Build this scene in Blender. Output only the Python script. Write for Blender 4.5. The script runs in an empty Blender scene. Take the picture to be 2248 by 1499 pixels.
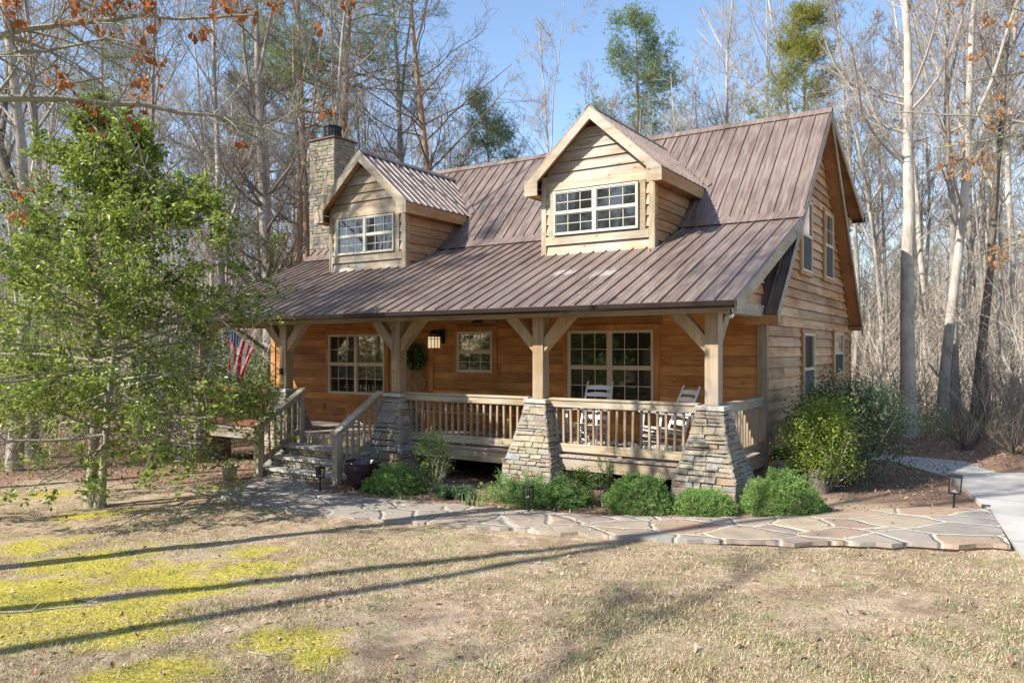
import bpy, math, random
import numpy as np
from mathutils import Vector, Matrix, noise as mnoise
D=bpy.data; SC=bpy.context.scene; COL=SC.collection
R=math.radians
# ------------------------------------------------------------ camera, sky, sun, exposure
PSI=0.5764; F=1691.4; HY=768.6; CAM=np.array([3.682,-11.563,1.781])
cam=D.objects.new('camera',D.cameras.new('camera')); COL.objects.link(cam); SC.camera=cam
cam.location=CAM; cam.rotation_euler=(R(90),0,PSI)
cam.data.sensor_width=36; cam.data.lens=F/2248*36; cam.data.shift_y=(HY-749.5)/2248
cam.data.clip_start=.05; cam.data.clip_end=2000
SUNV=Vector((.62,1,-.92)).normalized()
W=D.worlds.new('World'); SC.world=W; W.use_nodes=True
wn=W.node_tree.nodes; bg=wn['Background']
sky=wn.new('ShaderNodeTexSky'); sky.sky_type='NISHITA'; sky.sun_disc=False
sky.sun_elevation=math.asin(-SUNV.z); sky.sun_rotation=math.atan2(-SUNV.x,-SUNV.y)
sky.air_density=1.0; sky.dust_density=.6; sky.ozone_density=1.6; sky.altitude=200
W.node_tree.links.new(sky.outputs[0],bg.inputs[0]); bg.inputs[1].default_value=.135
sl=D.lights.new('sun','SUN'); sl.energy=5.0; sl.angle=R(.5); sl.color=(1,.95,.87)
so=D.objects.new('sun',sl); COL.objects.link(so); so.rotation_euler=SUNV.to_track_quat('-Z','Y').to_euler()
so.location=(-10,-20,20)
SC.view_settings.view_transform='Standard'; SC.view_settings.look='None'
SC.view_settings.exposure=1.0; SC.view_settings.gamma=1
c_,s_=math.cos(PSI),math.sin(PSI)
def ray(u,v):
    a=(u-1124)/F; return np.array([-s_+c_*a, c_+s_*a, -(v-HY)/F])
def bear(u,Z):            # ground plan point in the direction of photo column u at distance Z
    d=ray(u,HY); return CAM[0]+d[0]*Z, CAM[1]+d[1]*Z
def sst(a,b,x):
    t=np.clip((x-a)/(b-a),0,1); return t*t*(3-2*t)
def gz(x,y):              # lie of the land
    return -.55+.027*np.clip(x,-15,6)-.03*np.clip(y-14,0,40)*(x>-30)+0*y
def gp(u,v):
    z=-.6
    for _ in range(12):
        d=ray(u,v); t=(z-CAM[2])/d[2]; q=CAM+d*t; z=float(gz(q[0],q[1]))
    return float(q[0]),float(q[1]),z
# ------------------------------------------------------------ material helpers
def newmat(n):
    m=D.materials.new(n); m.use_nodes=True; nt=m.node_tree
    return m,nt,nt.nodes['Principled BSDF']
def N(nt,t,**k):
    n=nt.nodes.new(t)
    for a,b in k.items():
        if a.startswith('i'):
            key=a[1:]; key=int(key) if key.isdigit() else key.replace('_',' ')
            n.inputs[key].default_value=b
        else: setattr(n,a,b)
    return n
def ramp(nt,fac,stops):
    r=nt.nodes.new('ShaderNodeValToRGB'); e=r.color_ramp.elements
    while len(e)<len(stops): e.new(.5)
    for i,(p,c) in enumerate(stops): e[i].position=p; e[i].color=(*c,1)
    nt.links.new(fac,r.inputs[0]); return r.outputs[0]
def mix(nt,f,a,b,mode='MIX'):
    m=nt.nodes.new('ShaderNodeMix'); m.data_type='RGBA'; m.blend_type=mode
    for s,v in ((0,f),(6,a),(7,b)):
        if hasattr(v,'is_linked') or hasattr(v,'links'): nt.links.new(v,m.inputs[s])
        elif s==0: m.inputs[s].default_value=v
        else: m.inputs[s].default_value=(*v,1)
    return m.outputs[2]
def coords(nt,scale=(1,1,1),loc=None):
    tc=nt.nodes.new('ShaderNodeTexCoord'); mp=nt.nodes.new('ShaderNodeMapping'); mp.inputs['Scale'].default_value=scale
    nt.links.new(tc.outputs['Object'],mp.inputs[0]); return mp.outputs[0]
def noise(nt,vec,scale,detail=4,rough=.55,dist=0):
    n=N(nt,'ShaderNodeTexNoise',iScale=scale,iDetail=detail,iRoughness=rough,iDistortion=dist)
    if vec is not None: nt.links.new(vec,n.inputs['Vector'])
    return n.outputs[0]
def bump(nt,b,h,strength=.3,dist=.01):
    n=N(nt,'ShaderNodeBump',iStrength=strength,iDistance=dist); nt.links.new(h,n.inputs['Height']); nt.links.new(n.outputs[0],b.inputs['Normal'])
def island(nt):
    return nt.nodes.new('ShaderNodeNewGeometry').outputs['Random Per Island']
def wood(name,c1,c2,c3,axis,grey=None,rough=.65,var=.35,knots=.5):
    """c1 c2 grain colours, c3 knot colour; grain along axis; every board its own tone"""
    m,nt,b=newmat(name); L=nt.links
    s=[9,9,9]; s[axis]=.55
    isl=island(nt)
    tc=nt.nodes.new('ShaderNodeTexCoord'); mp=nt.nodes.new('ShaderNodeMapping'); mp.inputs['Scale'].default_value=s
    off=N(nt,'ShaderNodeVectorMath',operation='SCALE'); off.inputs[0].default_value=(13,17,11); L.new(isl,off.inputs['Scale'])
    add=N(nt,'ShaderNodeVectorMath',operation='ADD'); L.new(tc.outputs['Object'],add.inputs[0]); L.new(off.outputs[0],add.inputs[1])
    L.new(add.outputs[0],mp.inputs[0]); v=mp.outputs[0]
    g=noise(nt,v,3.2,6,.6,.6); col=ramp(nt,g,[(.3,c1),(.68,c2)])
    lo=noise(nt,add.outputs[0],1.3,3,.5)
    col=mix(nt,ramp(nt,lo,[(.35,(0,0,0)),(.68,(.75,)*3)]),col,tuple(x*.6 for x in c1))
    st=noise(nt,v,.9,4,.7,.3); col=mix(nt,ramp(nt,st,[(.52,(0,0,0)),(.66,(.6,)*3)]),col,tuple(x*.55 for x in c2))
    if grey:
        g2=noise(nt,v,1.1,5,.65); g3=noise(nt,tc.outputs['Object'],.7,4,.6)
        mm=N(nt,'ShaderNodeMath',operation='MULTIPLY'); L.new(g2,mm.inputs[0]); L.new(g3,mm.inputs[1])
        col=mix(nt,ramp(nt,mm.outputs[0],[(.19,(0,0,0)),(.34,(.85,)*3)]),col,grey)
    s2=[2.6]*3; s2[axis]=1.5
    mp2=nt.nodes.new('ShaderNodeMapping'); mp2.inputs['Scale'].default_value=s2; L.new(add.outputs[0],mp2.inputs[0])
    vo=N(nt,'ShaderNodeTexVoronoi',iScale=1.6,feature='F1'); L.new(mp2.outputs[0],vo.inputs['Vector'])
    col=mix(nt,ramp(nt,vo.outputs['Distance'],[(.05,(knots,)*3),(.13,(0,0,0))]),col,c3)
    hsv=N(nt,'ShaderNodeHueSaturation'); L.new(col,hsv.inputs['Color'])
    mr=N(nt,'ShaderNodeMapRange',iTo_Min=1-var,iTo_Max=1+var*.8); L.new(isl,mr.inputs[0]); L.new(mr.outputs[0],hsv.inputs['Value'])
    L.new(hsv.outputs[0],b.inputs['Base Color']); b.inputs['Roughness'].default_value=rough; b.inputs['Specular IOR Level'].default_value=.25
    bump(nt,b,g,.35,.006)
    return m
def plain(name,c,rough=.5,metal=0,spec=.4,nz=0,nscale=8,dark=.6):
    m,nt,b=newmat(name)
    if nz:
        col=mix(nt,ramp(nt,noise(nt,coords(nt),nscale,5,.6),[(.35,(0,0,0)),(.7,(nz,)*3)]),c,tuple(x*dark for x in c)); nt.links.new(col,b.inputs['Base Color'])
    else: b.inputs['Base Color'].default_value=(*c,1)
    b.inputs['Roughness'].default_value=rough; b.inputs['Metallic'].default_value=metal; b.inputs['Specular IOR Level'].default_value=spec
    return m
def stonemat(name,stops,moss=0):
    m,nt,b=newmat(name); L=nt.links
    isl=island(nt); col=ramp(nt,isl,stops); nt.nodes[-1]
    v=coords(nt); n1=noise(nt,v,9,7,.65); n2=noise(nt,v,38,5,.6)
    col=mix(nt,ramp(nt,n1,[(.38,(0,0,0)),(.62,(.6,)*3)]),col,(.16,.13,.10))
    col=mix(nt,ramp(nt,n2,[(.52,(0,0,0)),(.75,(.5,)*3)]),col,(.55,.5,.42))
    if moss: col=mix(nt,ramp(nt,noise(nt,v,2.2,4,.6),[(.55,(0,0,0)),(.7,(moss,)*3)]),col,(.22,.23,.10))
    L.new(col,b.inputs['Base Color']); b.inputs['Roughness'].default_value=.85; b.inputs['Specular IOR Level'].default_value=.2
    bump(nt,b,n1,.5,.02)
    return m
def leafmat(name,stops,trans=.35,rough=.45,spec=.4):
    m,nt,b=newmat(name); L=nt.links
    isl=island(nt); col=ramp(nt,isl,stops)
    L.new(col,b.inputs['Base Color']); b.inputs['Roughness'].default_value=rough; b.inputs['Specular IOR Level'].default_value=spec
    t=N(nt,'ShaderNodeBsdfTranslucent'); L.new(col,t.inputs[0])
    ms=N(nt,'ShaderNodeMixShader',i0=trans); L.new(b.outputs[0],ms.inputs[1]); L.new(t.outputs[0],ms.inputs[2])
    L.new(ms.outputs[0],nt.nodes['Material Output'].inputs[0])
    return m
OR1,OR2,ORK=(.36,.14,.038),(.62,.30,.10),(.12,.04,.015)
M={}
M['porch_x']=wood('stained_siding',OR1,OR2,ORK,0,var=.22,knots=.8)
M['porch_z']=wood('stained_trim',OR1,OR2,ORK,2,var=.15)
M['porch_y']=wood('stained_soffit',(.30,.14,.05),(.50,.26,.11),ORK,1,var=.2)
GA1,GA2,GAK=(.34,.155,.052),(.66,.37,.155),(.22,.10,.04)
M['gable_y']=wood('gable_siding',GA1,GA2,GAK,1,grey=(.54,.37,.23),var=.26,knots=.6)
M['gable_z']=wood('gable_trim',GA1,GA2,GAK,2,var=.1)
WE1,WE2,WEK=(.25,.18,.10),(.52,.42,.27),(.14,.08,.04)
for i,a in enumerate('xyz'):
    M['weath_'+a]=wood('weathered_timber_'+a,WE1,WE2,WEK,i,grey=(.36,.33,.28),var=.16,knots=.8)
M['dorm_x']=wood('dormer_siding',(.30,.20,.11),(.56,.45,.30),(.16,.09,.05),0,grey=(.42,.39,.34),var=.2,knots=.7)
M['dorm_y']=wood('dormer_side_siding',(.28,.115,.035),(.50,.25,.09),(.16,.07,.03),1,grey=(.36,.24,.15),var=.2)
M['post_z']=wood('post_timber',(.24,.155,.08),(.46,.34,.20),(.14,.08,.04),2,grey=(.30,.265,.22),var=.12)
M['brace']=wood('brace_timber',(.30,.19,.09),(.52,.37,.20),(.18,.09,.04),2,grey=(.33,.28,.22),var=.12)
M['deck_y']=wood('deck_boards',(.34,.26,.19),(.48,.39,.30),(.2,.12,.07),1,grey=(.40,.36,.32),var=.2)
M['redwood']=wood('redwood_stain',(.12,.045,.022),(.22,.09,.045),(.06,.02,.01),2,var=.2)
M['frame']=plain('window_vinyl',(.55,.46,.32),.45)
M['frame_w']=plain('dormer_window_frame',(.46,.43,.36),.45)
M['gutter']=plain('gutter_metal',(.03,.02,.018),.25,0,.6)
M['black']=plain('black_metal',(.018,.018,.02),.4,.3)
M['dark']=plain('crawl_dark',(.03,.025,.02),.9)
M['white']=plain('painted_white',(.74,.76,.78),.4,nz=.3,dark=.8)
M['bench']=wood('bench_wood',(.55,.24,.07),(.68,.34,.12),ORK,0,var=.1)
M['brown']=plain('dark_brown_wood',(.09,.045,.03),.5)
M['stone']=stonemat('ledge_stone',[(0,(.25,.22,.16)),(.12,(.38,.33,.25)),(.25,(.21,.22,.22)),(.38,(.37,.31,.21)),(.5,(.23,.26,.27)),(.6,(.28,.20,.13)),(.72,(.40,.37,.30)),(.84,(.22,.17,.14)),(.92,(.34,.20,.11)),(1,(.28,.30,.25))],.35)
M['chimney']=stonemat('chimney_stone',[(0,(.24,.21,.16)),(.15,(.34,.30,.21)),(.3,(.19,.19,.17)),(.5,(.32,.24,.15)),(.7,(.23,.23,.20)),(.85,(.29,.26,.19)),(1,(.30,.20,.12))],.75)
M['found']=stonemat('foundation_stone',[(0,(.34,.28,.20)),(.3,(.40,.33,.22)),(.6,(.26,.23,.19)),(1,(.44,.37,.27))],.3)
M['cap']=stonemat('cap_stone',[(0,(.42,.40,.36)),(1,(.50,.48,.43))])
M['mortar']=plain('mortar',(.09,.075,.06),.95,nz=.5)
def metal_roof():
    m,nt,b=newmat('brown_metal_roof'); L=nt.links
    v=coords(nt,(1,1,1)); n1=noise(nt,v,.9,6,.65); n2=noise(nt,coords(nt,(6,.6,.6)),2.4,4,.6)
    col=ramp(nt,n1,[(.3,(.105,.070,.056)),(.7,(.20,.142,.115))])
    col=mix(nt,ramp(nt,n2,[(.42,(0,0,0)),(.72,(.7,)*3)]),col,(.31,.255,.215))
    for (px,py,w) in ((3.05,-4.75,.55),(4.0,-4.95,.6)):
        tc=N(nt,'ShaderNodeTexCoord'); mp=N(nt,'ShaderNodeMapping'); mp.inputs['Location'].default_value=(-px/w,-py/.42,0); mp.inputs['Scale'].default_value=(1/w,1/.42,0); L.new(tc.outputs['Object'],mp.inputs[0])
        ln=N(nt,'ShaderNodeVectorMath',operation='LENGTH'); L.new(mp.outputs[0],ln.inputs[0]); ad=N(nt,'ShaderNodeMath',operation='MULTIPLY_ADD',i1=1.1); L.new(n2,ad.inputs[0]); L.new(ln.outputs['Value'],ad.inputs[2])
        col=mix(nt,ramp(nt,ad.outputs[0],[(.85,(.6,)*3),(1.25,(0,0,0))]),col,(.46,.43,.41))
    L.new(col,b.inputs['Base Color']); b.inputs['Roughness'].default_value=.42; b.inputs['Specular IOR Level'].default_value=.5; b.inputs['Metallic'].default_value=.15
    bump(nt,b,n1,.15,.02)
    return m
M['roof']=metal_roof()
def glassmat(name,rough=.03):
    m,nt,b=newmat(name)
    n=noise(nt,coords(nt),1.5,3,.5)
    b.inputs['Base Color'].default_value=(.018,.018,.016,1); b.inputs['Roughness'].default_value=rough
    b.inputs['Specular IOR Level'].default_value=.9; b.inputs['Coat Weight'].default_value=.5; b.inputs['Coat Roughness'].default_value=.02
    bump(nt,b,n,.12,.01); return m
M['glass']=glassmat('window_glass')
M['screen']=plain('insect_screen',(.05,.05,.048),.75)
def bark(name,a,b_,s=1,lich=None):
    m,nt,b=newmat(name); v=coords(nt,(5*s,5*s,1*s)); n=noise(nt,v,4,6,.65,.4)
    col=ramp(nt,n,[(.3,a),(.7,b_)])
    if lich: col=mix(nt,ramp(nt,noise(nt,coords(nt),1.2,5,.6),[(.45,(0,0,0)),(.65,(.8,)*3)]),col,lich)
    nt.links.new(col,b.inputs['Base Color']); b.inputs['Roughness'].default_value=.9; b.inputs['Specular IOR Level'].default_value=.15
    bump(nt,b,n,.9,.03); return m
M['bark_grey']=bark('grey_bark',(.15,.125,.10),(.33,.29,.25),1,(.42,.38,.33))
M['bark_pale']=bark('pale_bark',(.25,.21,.17),(.46,.41,.35),1,(.55,.50,.43))
M['bark_pine']=bark('pine_bark',(.20,.10,.055),(.42,.27,.17),1,(.38,.30,.23))
M['bark_dark']=bark('dark_bark',(.09,.07,.055),(.22,.18,.14))
M['bark_holly']=bark('holly_bark',(.22,.19,.14),(.42,.38,.29),2,(.34,.36,.25))
M['twig']=plain('twig_bark',(.22,.185,.15),.9,spec=.1)
M['twig_pale']=plain('pale_twig_bark',(.36,.31,.26),.9,spec=.1)
M['needle']=leafmat('pine_needles',[(0,(.10,.17,.08)),(.5,(.18,.26,.11)),(1,(.28,.33,.14))],.5)
M['needle_y']=leafmat('yellow_pine_needles',[(0,(.16,.18,.04)),(.5,(.28,.29,.06)),(1,(.38,.36,.09))],.5)
M['holly']=leafmat('holly_leaves',[(0,(.08,.13,.022)),(.35,(.17,.245,.035)),(.7,(.29,.36,.06)),(1,(.46,.50,.12))],.45,.4,.45)
M['evergr']=leafmat('dark_evergreen_leaves',[(0,(.04,.08,.04)),(.5,(.07,.13,.05)),(1,(.13,.19,.08))],.25,.35,.5)
M['bright']=leafmat('bright_shrub_leaves',[(0,(.08,.14,.025)),(.4,(.20,.29,.04)),(1,(.40,.46,.08))],.4,.5)
M['juniper']=leafmat('juniper_leaves',[(0,(.07,.15,.045)),(.3,(.16,.29,.075)),(.7,(.28,.43,.12)),(1,(.46,.56,.20))],.35,.6,.2)
M['boxw']=leafmat('boxwood_leaves',[(0,(.09,.15,.03)),(.5,(.16,.24,.05)),(1,(.26,.33,.09))],.35,.45)
M['daff']=leafmat('bulb_leaves',[(0,(.12,.20,.09)),(1,(.25,.33,.15))],.3,.5)
M['deadleaf']=leafmat('dead_oak_leaves',[(0,(.28,.085,.025)),(.5,(.42,.15,.04)),(1,(.32,.13,.05))],.45,.6,.2)
M['tanleaf']=leafmat('tan_oak_leaves',[(0,(.38,.20,.09)),(.5,(.52,.32,.17)),(1,(.46,.24,.11))],.45,.6,.2)
M['litter']=leafmat('leaf_litter_leaves',[(0,(.17,.095,.06)),(.35,(.30,.18,.12)),(.7,(.42,.29,.20)),(1,(.56,.43,.31))],.15,.8,.1)
M['straw']=leafmat('dry_grass_blades',[(0,(.16,.11,.06)),(.3,(.36,.27,.16)),(.55,(.56,.45,.29)),(.75,(.72,.62,.44)),(.82,(.30,.32,.11)),(1,(.18,.25,.06))],.2,.8,.1)
M['brush']=leafmat('brush_stems',[(0,(.17,.14,.11)),(.5,(.33,.28,.22)),(1,(.52,.46,.38))],.0,.9,.1)
# ------------------------------------------------------------ mesh helpers
ROOTLOC={}
def rootloc(o):
    while o is not None:
        if o.name in ROOTLOC: return ROOTLOC[o.name]
        o=o.parent
    return (0,0,0)
def tag(o,label=None,cat=None,group=None,kind=None):
    if label: o['label']=label
    if cat: o['category']=cat
    if group: o['group']=group
    if kind: o['kind']=kind
    return o
def thing(name,label,cat,loc=(0,0,0),group=None):
    o=D.objects.new(name,None); COL.objects.link(o); o.location=loc; o.empty_display_size=.1
    ROOTLOC[o.name]=tuple(loc); return tag(o,label,cat,group)
def npmesh(name,V,polys,mat=None,smooth=False):
    """polys: list of int arrays (n,k)"""
    me=D.meshes.new(name); V=np.asarray(V,np.float32)
    me.vertices.add(len(V)); me.vertices.foreach_set('co',V.ravel())
    polys=[p for p in polys if len(p)]
    li=np.concatenate([p.ravel() for p in polys]); cnt=np.concatenate([np.full(len(p),p.shape[1]) for p in polys])
    me.loops.add(len(li)); me.loops.foreach_set('vertex_index',li.astype(np.int32))
    me.polygons.add(len(cnt)); st=np.concatenate([[0],np.cumsum(cnt)[:-1]])
    me.polygons.foreach_set('loop_start',st.astype(np.int32)); me.polygons.foreach_set('loop_total',cnt.astype(np.int32))
    me.polygons.foreach_set('use_smooth',np.full(len(cnt),smooth))
    me.update(calc_edges=True); me.validate()
    if mat: me.materials.append(mat)
    return me
def link(name,me,parent=None,loc=None):
    o=D.objects.new(name,me); COL.objects.link(o)
    if parent: o.parent=parent
    if loc: o.location=loc
    return o
class MB:
    def __init__(s): s.v=[]; s.f=[]; s.sm=False
    def add(s,vs,fs):
        b=len(s.v); s.v+= [tuple(map(float,v)) for v in vs]; s.f+=[tuple(b+i for i in f) for f in fs]; return s
    def box(s,x0,y0,z0,x1,y1,z1):
        return s.add([(x0,y0,z0),(x1,y0,z0),(x1,y1,z0),(x0,y1,z0),(x0,y0,z1),(x1,y0,z1),(x1,y1,z1),(x0,y1,z1)],
          [(3,2,1,0),(4,5,6,7),(0,1,5,4),(1,2,6,5),(2,3,7,6),(3,0,4,7)])
    def bar(s,a,b,w,h,up=(0,0,1)):
        """rectangular bar from a to b, w across, h in the up direction"""
        a=Vector(a);b=Vector(b);t=(b-a).normalized();u=Vector(up);sd=t.cross(u).normalized();u=sd.cross(t).normalized()
        P=[]
        for c in (a,b):
            for i,j in ((-1,-1),(1,-1),(1,1),(-1,1)): P.append(c+sd*(w/2*i)+u*(h/2*j))
        return s.add(P,[(0,1,2,3),(7,6,5,4),(0,4,5,1),(1,5,6,2),(2,6,7,3),(3,7,4,0)])
    def tube(s,pts,rad,n=8,cap=True):
        pts=[Vector(p) for p in pts]; K=len(pts)
        if not hasattr(rad,'__len__'): rad=[rad]*K
        t0=(pts[-1]-pts[0]).normalized(); ref=Vector((0,0,1)) if abs(t0.z)<.9 else Vector((1,0,0))
        vs=[]
        for i,p in enumerate(pts):
            t=(pts[min(i+1,K-1)]-pts[max(i-1,0)]).normalized(); a=t.cross(ref).normalized(); b=t.cross(a)
            for k in range(n):
                an=2*math.pi*k/n; vs.append(p+(a*math.cos(an)+b*math.sin(an))*rad[i])
        fs=[(i*n+k,i*n+(k+1)%n,(i+1)*n+(k+1)%n,(i+1)*n+k) for i in range(K-1) for k in range(n)]
        if cap: fs+=[tuple(range(n-1,-1,-1)),tuple((K-1)*n+k for k in range(n))]
        return s.add(vs,fs)
    def lathe(s,c,prof,n=24):
        vs=[(c[0]+r*math.cos(2*math.pi*k/n),c[1]+r*math.sin(2*math.pi*k/n),c[2]+z) for r,z in prof for k in range(n)]
        fs=[(i*n+k,i*n+(k+1)%n,(i+1)*n+(k+1)%n,(i+1)*n+k) for i in range(len(prof)-1) for k in range(n)]
        return s.add(vs,fs)
    def poly(s,pts,thick):
        """flat polygon extruded by the vector thick"""
        n=len(pts); t=Vector(thick); vs=[Vector(p) for p in pts]+[Vector(p)+t for p in pts]
        return s.add(vs,[tuple(range(n)),tuple(range(2*n-1,n-1,-1))]+[(i,n+i,n+(i+1)%n,(i+1)%n) for i in range(n)])
    def build(s,name,mat,parent=None,smooth=False,bevel=0):
        me=D.meshes.new(name); o0=rootloc(parent) if parent else (0,0,0)
        me.from_pydata([(v[0]-o0[0],v[1]-o0[1],v[2]-o0[2]) for v in s.v],[],s.f)
        me.materials.append(mat); me.polygons.foreach_set('use_smooth',[smooth]*len(s.f)); me.update()
        o=link(name,me,parent)
        if bevel:
            b=o.modifiers.new('b','BEVEL'); b.width=bevel; b.segments=1; b.limit_method='ANGLE'
        return o
rs=random.Random(4)
def U(a,b): return rs.uniform(a,b)
# ============================================================ GROUND
path_near=[(-8.05,-3.09),(-6.5,-3.46),(-5.41,-3.57),(-4.12,-3.44),(-3.36,-3.33),(-1.98,-3.11),(-.74,-2.91),(.38,-2.73),(1.36,-2.42),(2.27,-2.0),(3.15,-1.62),(3.66,-1.40)]
path_far=[(-8.95,-1.21),(-7.91,-1.21),(-6.43,-2.16),(-4.45,-2.06),(-2.77,-1.94),(-1.29,-1.84),(-.1,-1.45),(1.0,-.96),(1.72,-.19),(2.76,.68),(3.42,.80)]
pn=np.array(path_near); pf=np.array(path_far)
def near_y(x): return np.interp(x,pn[:,0],pn[:,1])
def inlawn(x,y):
    return np.where(x>-8.05,y<near_y(x)-.02,(y<-3.1-(x+8.05)*(-.9)) | ((x<-9.2)&(y<-2.6-(x+9.2)*-.25)))
LITC=[]  # litter weight: behind the path, woods
def litw(x,y):
    w=sst(-.3,.5,np.where(x>-8.05,y-near_y(x)-.6,y+2.2-(x+8)*.25))
    w=np.maximum(w,sst(-12.0,-14.5,x+.35*(y+4)))
    return np.clip(w,0,1)
MOSS=[gp(*q)+(r,) for *q,r in [(60,1200,.6),(190,1235,.8),(330,1262,.7),(420,1295,.6),(250,1345,.7),(60,1330,.9),(560,1245,.5),(640,1400,.5),(260,1385,.6),(330,1480,.5),(700,1440,.3),(160,1135,.35),(220,1128,.45),(120,1085,.5),(30,1400,.5),(560,1210,.4),(100,1290,.8)]]
def mossw(x,y):
    w=0*x
    for a,b,z,r in MOSS: w=np.maximum(w,np.exp(-((x-a)**2+(y-b)**2)/(r*r)))
    return w
def make_ground():
    xs=np.concatenate([-16-np.geomspace(400,1,26),np.linspace(-16,9,190),9+np.geomspace(1,400,26)])
    ys=np.concatenate([-13-np.geomspace(400,1,20),np.linspace(-13,13,190),13+np.geomspace(1,600,30)])
    X,Y=np.meshgrid(xs,ys); Z=gz(X,Y)
    near=(np.abs(X+3)<14)&(np.abs(Y)<14)
    for i in range(X.shape[0]):
        for j in range(X.shape[1]):
            x,y=X[i,j],Y[i,j]
            if near[i,j]: Z[i,j]+=.022*mnoise.noise((x*1.6,y*1.6,0))+.012*mnoise.noise((x*5,y*5,3))
            else: Z[i,j]+=.3*mnoise.noise((x*.08,y*.08,0))*min(1,(abs(x+3)+abs(y)-14)/10 if abs(x+3)+abs(y)>14 else 0)
    V=np.stack([X,Y,Z],-1).reshape(-1,3); n=len(xs); m=len(ys)
    I=np.arange(n*m).reshape(m,n); q=np.stack([I[:-1,:-1],I[:-1,1:],I[1:,1:],I[1:,:-1]],-1).reshape(-1,4)
    me=npmesh('ground',V,[q],None,True)
    a=me.color_attributes.new('cover','FLOAT_COLOR','POINT')
    col=np.zeros((len(V),4),np.float32); col[:,0]=litw(V[:,0],V[:,1]); col[:,1]=mossw(V[:,0],V[:,1]); col[:,2]=np.exp(-((V[:,0]-1.4)**2+(V[:,1]-.2)**2)/2.2); col[:,3]=1
    a.data.foreach_set('color',col.ravel())
    m_,nt,b=newmat('lawn_and_leaf_litter'); L=nt.links
    at=N(nt,'ShaderNodeAttribute',attribute_name='cover'); sp=N(nt,'ShaderNodeSeparateColor'); L.new(at.outputs['Color'],sp.inputs[0])
    v=coords(nt); fine=noise(nt,v,55,6,.7); mid=noise(nt,v,7,7,.65); big=noise(nt,v,.9,5,.6); patch=noise(nt,v,2.6,6,.62)
    straw=ramp(nt,fine,[(.34,(.12,.08,.05)),(.5,(.45,.34,.22)),(.64,(.76,.64,.47))])
    soil=ramp(nt,mid,[(.3,(.22,.145,.095)),(.5,(.40,.29,.195)),(.68,(.62,.50,.36))])
    brn=noise(nt,v,1.7,8,.7)
    col=mix(nt,ramp(nt,big,[(.42,(0,0,0)),(.58,(.85,)*3)]),straw,soil)
    col=mix(nt,ramp(nt,brn,[(.46,(0,0,0)),(.62,(.75,)*3)]),col,ramp(nt,fine,[(.35,(.10,.065,.04)),(.65,(.36,.26,.17))]))
    green=ramp(nt,fine,[(.3,(.13,.14,.04)),(.7,(.42,.42,.17))])
    col=mix(nt,ramp(nt,patch,[(.53,(0,0,0)),(.66,(.55,)*3)]),col,green)
    moss=ramp(nt,noise(nt,v,30,6,.65),[(.32,(.13,.12,.03)),(.5,(.42,.36,.05)),(.68,(.70,.59,.13))])
    mm=N(nt,'ShaderNodeMath',operation='ADD'); mb=N(nt,'ShaderNodeMath',operation='MULTIPLY_ADD',i1=2.6,i2=-1.5); L.new(noise(nt,v,2.6,9,.72),mb.inputs[0]); L.new(mb.outputs[0],mm.inputs[0]); L.new(sp.outputs[1],mm.inputs[1])
    col=mix(nt,ramp(nt,mm.outputs[0],[(.08,(0,0,0)),(.55,(.95,)*3)]),col,moss)
    lit=ramp(nt,noise(nt,v,24,7,.75),[(.3,(.10,.06,.04)),(.5,(.27,.17,.115)),(.7,(.46,.33,.24))])
    ln=N(nt,'ShaderNodeMath',operation='MULTIPLY_ADD',i1=.8,i2=-.4); L.new(mid,ln.inputs[0]); la=N(nt,'ShaderNodeMath',operation='ADD'); L.new(ln.outputs[0],la.inputs[0]); L.new(sp.outputs[0],la.inputs[1])
    col=mix(nt,ramp(nt,la.outputs[0],[(.4,(0,0,0)),(.6,(1,1,1))]),col,lit)
    col=mix(nt,ramp(nt,sp.outputs[2],[(.3,(0,0,0)),(.8,(.6,)*3)]),col,straw)
    L.new(col,b.inputs['Base Color']); b.inputs['Roughness'].default_value=.95; b.inputs['Specular IOR Level'].default_value=.1
    ad=N(nt,'ShaderNodeMath',operation='ADD'); L.new(fine,ad.inputs[0]); L.new(mid,ad.inputs[1]); bump(nt,b,ad.outputs[0],.9,.03)
    me.materials.append(m_); o=link('ground',me); tag(o,kind='structure')
make_ground()
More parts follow.
